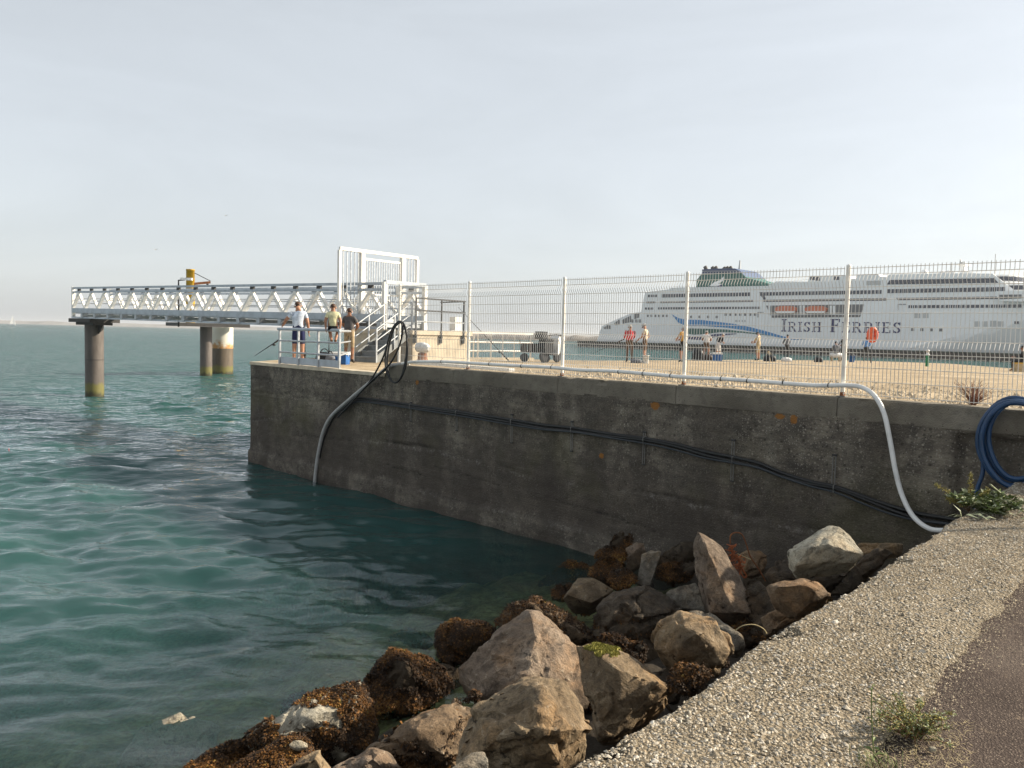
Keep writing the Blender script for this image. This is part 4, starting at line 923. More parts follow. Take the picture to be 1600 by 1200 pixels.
def rocks():
    # --- middle group
    o = rock('boulder', 'large pyramid-shaped grey and pink boulder in the middle of the slope', 'rock_pink', za([(215, 720), (300, 640), (420, 555), (545, 450), (600, 458), (690, 530), (770, 615), (838, 690), (838, 780), (815, 910), (700, 930), (470, 860), (300, 850), (225, 790)]), rz(za, [(565, 475, .12), (585, 570, .30), (560, 700, .45), (545, 830, .5), (330, 760, .22), (760, 790, .2)]), .25, .9, 3, .03)
    rock('boulder', 'big tan brown blocky boulder in front of the pyramid-shaped one', 'rock_tan', za([(215, 1060), (285, 890), (500, 790), (525, 752), (700, 770), (750, 830), (800, 950), (872, 1010), (810, 1110), (700, 1190), (520, 1230), (350, 1230), (225, 1190)]), rz(za, [(520, 800, .1), (620, 830, .3), (590, 1000, .5), (740, 1000, .35), (400, 1050, .4)]), .35, .9, 9, .04, weed=500, weed_z=1.0)
    o = rock('boulder', 'sloping brown boulder with bright green moss, half in the seawall shadow', 'rock_tan', za([(765, 612), (850, 598), (960, 640), (1120, 730), (1250, 825), (1130, 930), (960, 1030), (880, 1030), (850, 900), (835, 760)]), rz(za, [(850, 640, .1), (960, 720, .25), (1100, 790, .2), (930, 860, .1)]), .2, .8, 14, .04)
    moss = MB(); me = o.data; cnt = 0
    tgt = Vector((0, 0, CZ))
    for p in me.polygons:
        w = p.center + o.location; u = CR.transposed() @ (w - tgt)
        if u.z >= 0: continue
        px, py = 800 + FPX * u.x / -u.z, 600 - FPX * u.y / -u.z
        if p.normal.z > .3 and ((px - 945) / 28) ** 2 + ((py - 1016) / 11) ** 2 < .75 + 1.6 * fbm(w * 11, 4):
            for q in range(5):
                a = random.random() * 6.28; r_ = .012; c = w + Vector((random.uniform(-.02, .02), random.uniform(-.02, .02), 0)) + p.normal * .004
                moss.add([c + Vector((math.cos(a) * r_, math.sin(a) * r_, 0)), c - Vector((math.cos(a) * r_, math.sin(a) * r_, 0)), c + Vector((random.gauss(0, .006), random.gauss(0, .006), .018))], [(0, 1, 2)])
    if moss.v: moss.build('moss', 'moss', o, fix=False, kind='stuff')
    rock('boulder', 'round pale brown boulder close to the seawall edge', 'rock_tan', za([(1105, 585), (1140, 520), (1230, 473), (1340, 480), (1430, 505), (1480, 570), (1505, 650), (1440, 710), (1330, 730), (1220, 700), (1140, 650)]), rz(za, [(1240, 510, .2), (1340, 560, .33), (1250, 620, .3), (1420, 620, .2)]), .4, .9, 21, .05)
    rock('boulder', 'smooth grey stone tucked behind the round pale brown boulder', 'rock_grey', za([(1290, 457), (1400, 468), (1480, 520), (1540, 575), (1552, 625), (1500, 645), (1420, 560)]), (), .25, .8, 23, .03)
    rock('boulder', 'low brown stone below the round boulder beside the seawall', 'rock_brown', za([(1190, 740), (1240, 695), (1330, 705), (1400, 735), (1370, 790), (1260, 830), (1190, 800)]), (), .3, .8, 25, .05, weed=350)
    rock('boulder', 'weed-covered round rock at the water, left of the pyramid-shaped boulder', 'rock_dark', za([(120, 600), (150, 530), (215, 490), (300, 490), (370, 510), (408, 560), (350, 620), (250, 690), (170, 700), (130, 660)]), rz(za, [(260, 560, .2)]), .1, .9, 31, .06, weed=2600)
    rock('boulder', 'dark sloping slab with brown weed behind the pyramid-shaped boulder', 'rock_brown', za([(400, 510), (470, 430), (590, 388), (660, 412), (760, 478), (850, 540), (865, 595), (780, 620), (640, 600), (480, 580)]), rz(za, [(560, 430, .2), (720, 520, .25)]), .15, .7, 35, .045, weed=1100)
    rock('block', 'flat squared block with a yellow lichen stripe beside the dark water', 'rock_tan', za([(778, 306), (850, 304), (945, 358), (935, 392), (890, 412), (835, 450), (740, 440), (712, 400)]), rz(za, [(730, 385, .25), (840, 420, .25), (900, 390, .15)]), .22, .6, 39, .015, weed=200, weed_z=.35)
    rock('boulder', 'craggy dark brown rock in the middle, fringed with rusty weed', 'rock_dark', za([(860, 450), (960, 372), (1060, 343), (1150, 358), (1182, 402), (1275, 462), (1180, 520), (1100, 600), (980, 600), (850, 560)]), rz(za, [(1040, 380, .15), (1030, 480, .3), (1170, 470, .15)]), .15, .8, 43, .06, weed=900, weed_z=.85)
    rock('boulder', 'weedy rock in the dip between the round boulder and the mossy one', 'rock_dark', za([(850, 600), (930, 555), (1050, 590), (1100, 640), (1080, 700), (980, 670), (880, 640)]), (), .05, .7, 47, .06, weed=1300)
    # --- upper right group
    rock('flat_rock', 'tall leaning slab with a sunlit striped face and knobbed tip', 'rock_pink', zb_([(128, 120), (160, 140), (185, 175), (250, 205), (300, 245), (400, 400), (450, 495), (545, 705), (480, 745), (385, 745), (210, 705), (150, 540), (95, 250)]), rz(zb_, [(172, 200, .25), (250, 370, .38), (340, 600, .45), (400, 700, .42)]), .45, .5, 51, .022)
    rock('boulder', 'pale sunlit angular boulder with grey underside near the seawall', 'rock_pale', zb_([(752, 278), (830, 210), (1040, 88), (1120, 100), (1200, 175), (1288, 292), (1222, 352), (1050, 372), (960, 362), (800, 418), (765, 380)]), rz(zb_, [(900, 250, .28), (1040, 220, .3), (1180, 270, .18), (820, 370, .25), (1000, 350, .22)]), .80, .7, 55, .022)
    rock('boulder', 'wedge-shaped brown rock with a sunlit top edge at the seawall', 'rock_brown', zb_([(612, 525), (680, 490), (880, 458), (950, 480), (1060, 572), (1000, 620), (870, 670), (820, 720), (730, 670), (640, 600)]), rz(zb_, [(690, 515, .15), (880, 500, .2), (980, 590, .12)]), .6, .7, 59, .03)
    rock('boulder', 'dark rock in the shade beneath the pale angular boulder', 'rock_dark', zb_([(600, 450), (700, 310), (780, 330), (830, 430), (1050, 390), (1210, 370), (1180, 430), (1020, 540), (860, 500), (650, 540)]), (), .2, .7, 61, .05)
    rock('boulder', 'dark rounded rock behind, at the foot of the quay wall', 'rock_dark', zb_([(495, 245), (550, 150), (640, 95), (760, 108), (805, 170), (765, 270), (620, 300), (520, 300)]), rz(zb_, [(650, 150, .2)]), .3, .8, 63, .05)
    rock('boulder', 'rusty brown sunlit rock to the right of the leaning slab', 'rock_brown', zb_([(405, 300), (470, 262), (570, 262), (622, 310), (600, 400), (520, 450), (430, 440)]), rz(zb_, [(510, 310, .15)]), .25, .8, 65, .05)
    rock('boulder', 'small dark boulder wedged against the seawall top end', 'rock_dark', zb_([(1228, 372), (1280, 310), (1350, 260), (1430, 246), (1490, 280), (1400, 370), (1270, 450)]), (), .45, .7, 67, .03)
    rock('flat_rock', 'flat tan slab along the foot of the quay wall near the hoses', 'rock_tan', zb_([(1245, 225), (1330, 208), (1560, 222), (1560, 275), (1400, 290), (1270, 290)]), (), .4, .6, 69, .03)
    rock('flat_rock', 'grey slab lying in shadow left of the leaning slab', 'rock_grey', zb_([(-90, 560), (0, 515), (125, 488), (172, 560), (185, 690), (60, 690), (-40, 660)]), (), .15, .6, 71, .03)
    rock('block', 'upright squared block standing in the shade of the quay wall', 'rock_pink', zc([(718, 350), (830, 288), (905, 300), (920, 375), (880, 500), (790, 560), (728, 545)]), rz(zc, [(735, 450, .12), (850, 340, .1)]), .4, .6, 73, .02)
    rock('block', 'grey broken block next to the upright squared block', 'rock_grey', zc([(878, 405), (960, 368), (1065, 380), (1050, 430), (1000, 560), (960, 710), (830, 690), (850, 590)]), (), .38, .6, 75, .02)
    rock('boulder', 'rock topped with bright rusty weed behind the leaning slab', 'rock_dark', zc([(1000, 590), (1090, 500), (1230, 470), (1390, 480), (1400, 560), (1280, 640), (1120, 660)]), (), .2, .8, 77, .05, weed=1300)
    rock('boulder', 'round dark weedy rock resting against the quay wall', 'rock_dark', zc([(560, 380), (600, 240), (720, 150), (880, 130), (1020, 180), (1075, 290), (1000, 380), (850, 420), (660, 430)]), (), .45, .8, 79, .06, weed=1500)
    rock('flat_rock', 'long dark slab with a ragged upper edge reaching to the leaning slab', 'rock_dark', zc([(880, 515), (1060, 410), (1240, 295), (1410, 275), (1400, 420), (1250, 480), (1060, 510)]), (), .28, .5, 81, .035)
    rock('boulder', 'black weedy rock in the water at the corner of wall and rubble', 'rock_dark', zc([(400, 520), (480, 430), (560, 400), (680, 480), (740, 620), (650, 720), (480, 700), (380, 620)]), (), .42, .8, 83, .06, weed=1500)
    rock('boulder', 'low black rock awash left of the black weedy rock', 'rock_dark', zc([(20, 560), (160, 470), (330, 470), (420, 560), (380, 660), (160, 690), (20, 640)]), (), .12, .7, 85, .05, weed=700)
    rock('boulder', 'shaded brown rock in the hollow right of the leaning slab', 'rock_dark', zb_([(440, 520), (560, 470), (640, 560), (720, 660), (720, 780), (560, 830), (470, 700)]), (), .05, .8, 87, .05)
    rock('boulder', 'small rock at the seawall edge below the wedge-shaped rock', 'rock_brown', zb_([(560, 740), (680, 660), (800, 660), (830, 700), (700, 800), (600, 850)]), (), .3, .8, 89, .05)
    rock('boulder', 'dark weedy stone in the wall corner behind the upright squared block', 'rock_dark', zc([(440, 420), (520, 330), (640, 320), (720, 400), (700, 500), (560, 520)]), (), .5, .8, 91, .06, weed=900)
    rock('boulder', 'dark weedy stone between the flat squared block and the wall', 'rock_dark', zc([(560, 640), (640, 560), (760, 560), (830, 640), (760, 720), (620, 740)]), (), .35, .8, 93, .06, weed=900)
    rock('boulder', 'brown weedy stone just left of the flat squared block', 'rock_dark', zc([(20, 760), (90, 690), (200, 700), (230, 780), (150, 850), (40, 840)]), (), .08, .8, 95, .06, weed=700)
    # --- lower left group
    rock('boulder', 'weed-mantled mound at the tide line beside the open water', 'rock_dark', zd([(1005, 235), (1110, 130), (1190, 38), (1310, 38), (1400, 100), (1565, 250), (1490, 320), (1300, 400), (1080, 430)]), rz(zd, [(1250, 130, .2), (1350, 230, .25)]), .05, .9, 134, .06, weed=5200)
    rock('boulder', 'weedy rock with a bare pale patch on its waterward face', 'rock_pale', zd([(330, 580), (520, 430), (750, 300), (1000, 232), (1062, 400), (1082, 490), (1050, 600), (900, 690), (700, 650), (450, 640)]), rz(zd, [(700, 450, .25), (980, 380, .25), (950, 560, .2)]), .0, .8, 103, .04, weed=3000, bare=(478, 1122, 52, 26))
    rock('boulder', 'streaked brown rock with matted weed left of the tan blocky boulder', 'rock_brown', zd([(1010, 660), (1130, 560), (1300, 480), (1560, 340), (1720, 420), (1760, 600), (1600, 780), (1260, 720), (1100, 720)]), rz(zd, [(1350, 560, .25), (1560, 470, .2), (1500, 680, .3)]), .1, .8, 147, .05, weed=5200)
    rock('boulder', 'pinkish boulder at the bottom edge between two weedy rocks', 'rock_pink', zd([(830, 770), (940, 690), (1080, 625), (1170, 650), (1270, 770), (1250, 880), (1000, 900), (840, 860)]), rz(zd, [(1080, 700, .2)]), .15, .9, 107, .035)
    rock('boulder', 'tan boulder at the bottom edge, left of the pinkish one', 'rock_tan', zd([(540, 780), (660, 690), (770, 640), (840, 760), (830, 860), (640, 880)]), rz(zd, [(730, 700, .15)]), .1, .9, 109, .03)
    rock('boulder', 'broad rock under rusty weed at the bottom left shore', 'rock_dark', zd([(200, 790), (330, 690), (520, 600), (690, 600), (720, 680), (600, 780), (480, 860), (240, 870)]), (), -.02, .8, 111, .05, weed=3600)
    rock('boulder', 'low rock trailing weed into the water, leftmost of the shore', 'rock_dark', zd([(-80, 800), (60, 700), (250, 620), (350, 600), (340, 680), (200, 780), (60, 850)]), (), -.12, .7, 113, .05, weed=2400)
    rock('stone', 'small white stone perched among rusty weed', 'rock_pale', zd([(575, 625), (600, 592), (650, 590), (692, 610), (690, 640), (620, 650)]), (), .1, .8, 115, .02)
    rock('stone', 'small grey stone at the bottom edge before the tan blocky boulder', 'rock_grey', za([(165, 1190), (290, 1108), (350, 1104), (372, 1150), (360, 1230), (200, 1240)]), (), .5, .8, 117, .03)
    rock('boulder', 'pale rock under the shallow water at the bottom left, only its tip dry', 'rock_pale', [(180, 1190), (220, 1135), (280, 1112), (345, 1135), (335, 1185), (265, 1215), (200, 1220)], (), -.15, .7, 119, .03)
    # --- stones filling the gaps under and behind those
    k = 0
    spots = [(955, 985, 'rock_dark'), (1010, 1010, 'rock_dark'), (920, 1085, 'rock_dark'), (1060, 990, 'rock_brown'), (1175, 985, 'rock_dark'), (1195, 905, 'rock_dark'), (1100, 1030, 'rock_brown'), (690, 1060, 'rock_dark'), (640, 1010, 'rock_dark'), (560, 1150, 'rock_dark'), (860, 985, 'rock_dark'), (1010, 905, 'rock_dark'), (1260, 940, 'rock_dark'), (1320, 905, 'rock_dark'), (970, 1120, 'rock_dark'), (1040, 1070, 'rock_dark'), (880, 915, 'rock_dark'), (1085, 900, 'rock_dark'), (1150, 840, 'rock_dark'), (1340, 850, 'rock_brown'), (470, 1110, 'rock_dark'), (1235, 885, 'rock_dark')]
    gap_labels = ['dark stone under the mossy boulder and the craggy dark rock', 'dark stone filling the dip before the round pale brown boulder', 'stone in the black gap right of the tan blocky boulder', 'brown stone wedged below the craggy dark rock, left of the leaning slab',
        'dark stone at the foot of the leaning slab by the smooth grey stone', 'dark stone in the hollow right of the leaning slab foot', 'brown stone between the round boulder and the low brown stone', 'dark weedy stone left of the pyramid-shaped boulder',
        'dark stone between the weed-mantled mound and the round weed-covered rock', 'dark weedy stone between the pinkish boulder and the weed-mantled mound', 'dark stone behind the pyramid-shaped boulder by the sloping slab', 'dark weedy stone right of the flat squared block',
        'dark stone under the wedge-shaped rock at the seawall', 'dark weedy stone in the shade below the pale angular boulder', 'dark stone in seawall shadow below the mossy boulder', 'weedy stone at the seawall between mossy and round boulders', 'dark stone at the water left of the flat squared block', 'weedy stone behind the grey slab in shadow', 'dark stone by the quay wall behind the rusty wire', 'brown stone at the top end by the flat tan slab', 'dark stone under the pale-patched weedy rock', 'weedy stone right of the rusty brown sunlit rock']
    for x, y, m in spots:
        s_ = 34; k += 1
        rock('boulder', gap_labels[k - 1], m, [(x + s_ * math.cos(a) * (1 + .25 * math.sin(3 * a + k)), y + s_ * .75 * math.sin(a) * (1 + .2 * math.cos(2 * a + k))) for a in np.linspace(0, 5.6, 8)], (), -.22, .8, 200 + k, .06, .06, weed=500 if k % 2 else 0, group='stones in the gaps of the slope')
rocks()
def rebar():
    rt = thing('rusty_wire', 'bent rusty wire arching up beside the leaning slab', 'wire', slope_pt(1190, 920, .2))
    c = (slope_pt(1180, 880, .4)).y
    f = lambda L: [aty(1060 + x * .225, 800 + y * .225, c) for x, y in L]
    MB().tube(smooth_path(f([(360, 220), (362, 165), (395, 143), (440, 155), (470, 220), (500, 310), (560, 400), (605, 480)])), .010, 6).build('wire', 'rust', rt)
    MB().tube(smooth_path(f([(410, 290), (460, 312), (505, 330)])), .007, 6).build('twig', 'straw', rt)
    rp = thing('orange_rope', 'frayed tangle of orange rope hanging beside the leaning slab', 'rope', aty(1145, 880, c))
    g = random.Random(4); P = []
    for k in range(90):
        x = 360 + g.gauss(0, 26) + (k / 90) * 70; y = 235 + (k / 90) * 180 + g.gauss(0, 22); P.append(aty(1060 + x * .225, 800 + y * .225, c - .05 + g.uniform(-.06, .04)))
    MB().tube(P, .006, 4, smooth=False).build('strands', 'rope_orange', rp)
    MB().tube(smooth_path([aty(1060 + x * .225, 800 + y * .225, c - .05) for x, y in ((420, 330), (435, 380), (470, 440), (455, 455), (430, 420))]), .012, 6).build('end', 'rope_orange', rp)
    d = slope_pt(1170, 990, .5); w = thing('thin_wire', 'thin curved wire over the dark gap by the round boulder', 'wire', d)
    MB().tube(smooth_path([aty(x, y, d.y) for x, y in ((1148, 986), (1160, 978), (1178, 976), (1192, 982), (1198, 990))]), .005, 5).build('wire', 'straw', w)
rebar()

# ================================================================== FERRY AND ITS BERTH
SA = Vector((.7317, -.6816, 0)); SD = Vector((.6816, .7317, 0)); SO = Vector((36.7, 340, 0))
def ferry():
    ang = math.atan2(SA.y, SA.x)
    root = thing('ferry', 'huge white car ferry with green funnel and blue wave along its side', 'ferry', SO, None, ang); root['_local'] = 1
    def S(px, py):
        p = atp(px, py, SO, SD); return ((p - SO).dot(SA), p.z)
    def poly(L): return [S(*p) for p in L]
    # local axes: x forward, y away from us (left of x), z up
    sgn = 1 if SD.dot(Vector((-SA.y, SA.x, 0))) > 0 else -1
    def V(t, z, w): return Vector((t, sgn * w, z))
    def slab(L, w0, w1, name, mat, parent=root, px=True):
        P = poly(L) if px else L; return MB().prism([V(t, z, w0) for t, z in P], V(0, 0, w1 - w0)).build(name, mat, parent)
    BEAM = 29.0
    # hull: stations with a flared bow
    tb = S(1600, 500)[0]; stations = [S(935, 520)[0] + 1.5] + list(np.linspace(12, 100, 9)) + list(np.linspace(106, 196, 26)); top = S(1200, 488)[1]
    zs = [-2, 0, 2, 4, 6, 8, 10, 12, 14, top]
    sl = [S(x, y) for x, y in ((936, 511), (950, 506), (985, 491), (1004, 488))]
    def hull_top(t): return float(np.interp(t, [a for a, _ in sl], [b for _, b in sl])) if t < sl[-1][0] else top
    stations = sorted(stations + [sl[1][0], sl[2][0], sl[3][0]])
    zk0, tk0 = S(1448, 545)[1], S(1448, 545)[0]; zk1, tk1 = S(1600, 503)[1], S(1600, 503)[0]
    Vv = []; Fc = []
    for t in stations:
        zk = zk0 + (zk1 - zk0) * (t - tk0) / (tk1 - tk0)
        for side in (0, 1):
            for z in zs:
                if z > 2: z = 2 + (z - 2) * (hull_top(t) - 2) / (top - 2)
                inset = max(0, zk - z) * (.42 + .25 * max(0, (t - 140) / 50)) if t > tk0 - 4 else 0
                fl = max(0, (t - 158) / 38); inset = max(inset, BEAM / 2 * min(1, fl ** 2.0) * (1 - .25 * z / top)); inset = min(inset, BEAM / 2 - .2)
                Vv.append(V(t if t > 10 else t + (0 if z < 12 else 1.0), z, inset if side == 0 else BEAM - inset))
    K = len(zs)
    for i in range(len(stations) - 1):
        for s_ in (0, 1):
            for k in range(K - 1):
                a = i * 2 * K + s_ * K + k; Fc.append((a, a + 2 * K, a + 2 * K + 1, a + 1))
        a = i * 2 * K + K - 1; Fc.append((a, a + 2 * K, a + 3 * K, a + K))
    Fc.append(tuple(range(K)) + tuple(range(2 * K - 1, K - 1, -1)))
    e = (len(stations) - 1) * 2 * K; Fc.append(tuple(range(e, e + K)) + tuple(range(e + 2 * K - 1, e + K - 1, -1)))
    MB().add(Vv, Fc).build('hull', 'ship_white', root)
    # stern bulwark sloping up to the superstructure; dark plates paint the shade of its openings
    sternP = [(931, 538), (940, 511), (950, 505), (985, 490), (1003, 487), (1012, 540)]
    slab(sternP, -.15, .5, 'stern_quarter', 'ship_white')
    for L in ([(943, 512), (950, 508), (955, 509), (955, 514), (944, 514)], [(960, 505), (968, 499), (970, 507), (961, 508)], [(972, 500), (986, 493), (987, 503), (973, 506)], [(991, 491), (999, 489), (999, 496), (991, 499)]):
        slab(L, -.25, -.13, 'opening_shade', 'ship_recess')
    for x in (981, 988.5, 995, 1000): slab([(x - 1.6, 499), (x + 1.6, 499), (x + 1.6, 504), (x - 1.6, 504)], -.3, -.26, 'stern_port', 'ship_recess')
    # superstructure
    up = [(1001, 490), (1005, 470), (1008, 456.5), (1046, 452), (1048, 449.5), (1200, 446.5), (1213, 439.5), (1262, 440), (1264, 431), (1322, 430), (1323, 436), (1337, 435), (1338, 429), (1372, 428), (1374, 431.5), (1385, 432.5), (1390, 429), (1470, 427), (1551, 427.5), (1567, 440), (1580, 450), (1592, 462), (1600, 470), (1612, 484), (1612, 492), (1300, 490)]
    slab(up, .05, BEAM - .05, 'superstructure', 'ship_white')
    # forward curved fronts of the bridge decks, stepping back inboard
    for i, (x0, x1, y0, y1) in enumerate(((1548, 1592, 428, 441), (1562, 1640, 442, 455), (1585, 1690, 457, 487))):
        (t0, z1), (t1, z0) = S(x0, y0), S(x1, y1); P = []
        for k in range(13):
            a = math.pi * k / 12; P.append((t0 + (t1 - t0) * math.sin(a) ** .8, BEAM / 2 - (BEAM / 2 - 1) * math.cos(a)))
        m = MB(); m.prism([V(t, z0, w) for t, w in P], Vector((0, 0, z1 - z0 - .2))); m.build('bridge_front', 'ship_white', root)
        zc_ = z0 + (z1 - z0) * .55; m = MB(); m.prism([V(t + .12 if 0 < k < 12 else t, zc_ - .8, w) for k, (t, w) in enumerate(P)], Vector((0, 0, 1.3))); m.build('bridge_windows', 'ship_glass', root)
    # rows of windows: (x0, y_top0, y_bot0, x1, y_top1, y_bot1, n, fill)
    rows = [(1012, 460.6, 464.4, 1027, 460.2, 464, 3, .75), (1034, 459.6, 464.6, 1172, 456.8, 463, 34, .84), (1187, 457, 462.5, 1378, 452.8, 458.6, 36, .82), (1386, 451.5, 457.6, 1571, 448.8, 455.6, 30, .84),
            (1007.5, 480.6, 483.8, 1021, 480.3, 483.6, 3, .75), (1028, 480.4, 483.8, 1188, 478.8, 482.4, 38, .72), (1419, 477, 481.2, 1597, 475.5, 481, 23, .8)]
    for x0, a0, b0, x1, a1, b1, n, fill in rows:
        (t0, zt0), (_, zb0) = S(x0, a0), S(x0, b0); (t1, zt1), (_, zb1) = S(x1, a1), S(x1, b1)
        zt, zb2 = (zt0 + zt1) / 2, (zb0 + zb1) / 2; st = (t1 - t0) / n; m = MB(); w = st * fill
        m.box((0, 0, 0), (w, .16, zt - zb2)); first = m.build('window', 'ship_glass', root); first.location = V(t0 + st / 2, (zt + zb2) / 2, 0)
        for k in range(1, n):
            o = first.copy(); col.objects.link(o); o.location = V(t0 + st * (k + .5), (zt + zb2) / 2, 0)
    for x0, x1, n, y in ((1012, 1042, 6, 493.5), (1080, 1120, 4, 495), (1134, 1180, 7, 491.5), (1426, 1470, 4, 515)):
        (t0, z0), (t1, _) = S(x0, y), S(x1, y); first = MB().box((0, 0, 0), (.9, .16, .9)).build('porthole', 'ship_recess', root)
        for k in range(n):
            o = first if k == 0 else first.copy()
            if k: col.objects.link(o)
            o.location = V(t0 + (t1 - t0) * k / (n - 1), z0, 0)
    for x0, y0, x1, y1 in ((1049, 448.2, 1074, 448), (1201, 444.5, 1262, 437.6), (1009, 455, 1046, 451), (1374, 429.6, 1480, 425.6)):
        (t0, z0), (t1, z1) = S(x0, y0), S(x1, y1)
        MB().bar(V(t0, z0 + .3, .5), V(t1, z1 + .3, .5), .12).build('deck_rail', 'ship_white', root)
        for k in range(9): MB().bar(V(t0 + (t1 - t0) * k / 8, z0 + (z1 - z0) * k / 8 - 1.2, .5), V(t0 + (t1 - t0) * k / 8, z0 + (z1 - z0) * k / 8 + .3, .5), .1, .1, (1, 0, 0)).build('rail_stanchion', 'ship_white', root)
    # promenade slots (dark bands), bridge band, slanted wedge
    for L in ([(1010, 471.2), (1024, 471), (1024, 473.6), (1010, 473.8)], [(1032, 471), (1177, 468.6), (1177, 471.6), (1032, 473.6)], [(1193, 468.5), (1385, 465.6), (1385, 469.6), (1193, 471.6)], [(1400, 465.6), (1565, 463.2), (1565, 467), (1403, 469)],
              [(1390, 437.5), (1553, 434.6), (1560, 441.8), (1386, 444.6)], [(1186, 456.5), (1192, 456.5), (1197, 468), (1193, 468)]):
        slab(L, -.06, .02, 'window_band', 'ship_glass')
    # lifeboat bay: a dark plate on the side paints the shade inside it
    slab([(1197, 477.5), (1350, 475.5), (1344, 495.5), (1206, 496.5)], -.08, .04, 'bay_shade', 'ship_recess')
    slab([(1204, 491.5), (1346, 490.6), (1345, 491.6), (1204, 492.5)], -.3, -.1, 'bay_rail', 'ship_white')
    for x in (1201, 1250, 1255, 1297, 1302, 1322): slab([(x, 477.5), (x + 3, 477.5), (x + 3, 491), (x, 491)], -.35, -.1, 'bay_frame', 'ship_white')
    for x0, x1 in ((1213, 1247), (1260, 1294)):
        (t0, z1), (t1, z0) = S(x0, 478.5), S(x1, 489.5); c = V((t0 + t1) / 2, (z0 + z1) / 2, -.6); a, h = (t1 - t0) / 2, (z1 - z0) / 2
        b = MB(); P = [(-1, .3), (-.9, -.5), (-.7, -1), (.7, -1), (.9, -.5), (1, .3), (.75, .75), (.45, 1), (-.45, 1), (-.75, .75)]
        b.prism([c + Vector((x * a, -sgn * 1.0, z * h)) for x, z in P], Vector((0, sgn * 2.2, 0))); bo = b.build('lifeboat', 'lifeboat_orange', root)
        MB().prism([c + Vector((x * a, -sgn * 1.1, z * h)) for x, z in ((-.92, -.45), (-.7, -1.02), (.7, -1.02), (.92, -.45))], Vector((0, sgn * .3, 0))).build('lower_hull', 'ship_white', bo)
    # doors and grilles on the hull
    for x0, x1, y0, y1 in ((1184, 1193, 487.5, 496), (1403, 1416, 475, 484)):
        for L in ([(x0, y0), (x1, y0), (x1, y0 + .9), (x0, y0 + .9)], [(x0, y0), (x0 + .9, y0), (x0 + .9, y1), (x0, y1)]): slab(L, -.12, .0, 'door_edge', 'ship_glass')
    for x0, x1, y0, y1 in ((1428, 1438, 489, 497), (1440.5, 1451, 489, 497), (1522, 1531, 502, 510.5), (1535, 1544, 502, 510.5), (1547, 1557, 501, 510.5), (1559, 1568, 502, 510.5), (1585, 1592, 502, 506), (1149, 1153, 500, 503), (1154.5, 1157, 500, 503), (1159, 1161, 500, 503), (1163, 1165, 500, 503)):
        slab([(x0, y0), (x1, y0), (x1, y1), (x0, y1)], -.08, .02, 'grille', 'ship_grey_paint' if x0 < 1580 else 'ship_glass')
    slab([(1420, 542), (1490, 525.5), (1491, 527), (1422, 544.5)], -.25, 0, 'fender_strip', 'ship_white')
    # painted waves
    slab([(1049, 490.5), (1060, 497), (1072, 499.4), (1097, 500), (1122, 503), (1147, 506), (1172, 511), (1197, 517.5), (1222, 525), (1237, 528.5), (1262, 530), (1237, 531), (1210, 525.8), (1185, 520), (1160, 515.3), (1135, 512), (1097, 509), (1072, 509), (1060, 504)], -.1, .0, 'painted_wave', 'ship_blue', root)
    slab([(1066, 510.5), (1072, 513), (1100, 513.5), (1135, 514.8), (1185, 520.8), (1208, 525), (1160, 520), (1125, 519), (1105, 521.5), (1085, 523), (1072, 521)], -.1, .0, 'painted_wave', 'ship_green', root)
    slab([(1070, 524), (1085, 526), (1100, 525), (1118, 521.8), (1150, 521), (1152, 522), (1125, 524.5), (1108, 529.5), (1092, 531), (1076, 530)], -.1, .0, 'painted_wave', 'ship_navy', root)
    # lettering, serif capitals built from strokes in a unit box (width, polygons)
    s2 = .09
    def I(w=.36): return w, [[(.1, 0), (.26, 0), (.26, 1), (.1, 1)], [(0, 0), (w, 0), (w, s2), (0, s2)], [(0, 1 - s2), (w, 1 - s2), (w, 1), (0, 1)]]
    def stem(): return [[(.08, 0), (.24, 0), (.24, 1), (.08, 1)], [(0, 0), (.34, 0), (.34, s2), (0, s2)], [(0, 1 - s2), (.3, 1 - s2), (.3, 1), (0, 1)]]
    def arc(cx, cy, rx, ry, a0, a1, w, n=12):
        o_ = [(cx + rx * math.cos(a0 + (a1 - a0) * i / n), cy + ry * math.sin(a0 + (a1 - a0) * i / n)) for i in range(n + 1)]
        i_ = [(cx + (rx - w) * math.cos(a0 + (a1 - a0) * i / n), cy + (ry - w * .75) * math.sin(a0 + (a1 - a0) * i / n)) for i in range(n + 1)]
        return [[o_[i], o_[i + 1], i_[i + 1], i_[i]] for i in range(n)]
    def Rr(): return .78, stem() + [[(.24, 1 - s2), (.42, 1 - s2), (.42, 1), (.24, 1)], [(.24, .46), (.42, .46), (.42, .46 + s2), (.24, .46 + s2)]] + arc(.40, .73, .28, .27, -math.pi / 2, math.pi / 2, .14) + [[(.36, .48), (.52, .48), (.8, 0), (.62, 0)]]
    def Ff(): return .66, stem() + [[(.24, 1 - s2), (.64, 1 - s2), (.64, 1), (.24, 1)], [(.58, .76), (.64, .76), (.64, 1), (.58, 1)], [(.24, .48), (.5, .48), (.5, .48 + s2), (.24, .48 + s2)], [(.46, .38), (.5, .38), (.5, .68), (.46, .68)]]
    def Ee(): w, p = Ff(); return .70, p + [[(.24, 0), (.68, 0), (.68, s2), (.24, s2)], [(.62, 0), (.68, 0), (.68, .26), (.62, .26)]]
    def Hh(): return .9, stem() + [[(x + .52, y) for x, y in q] for q in stem()] + [[(.24, .46), (.62, .46), (.62, .55), (.24, .55)]]
    def Ss(): return .6, arc(.3, .75, .27, .25, .25, math.pi * 1.5, .14) + arc(.3, .26, .28, .26, -math.pi * .85, math.pi * .5, .15) + [[(.50, .72), (.56, .72), (.56, 1), (.50, 1)], [(.02, .02), (.08, .02), (.08, .3), (.02, .3)]]
    word = [(I(), 1.28)] + [(f(), 1.0) for f in (Rr, I, Ss, Hh)]
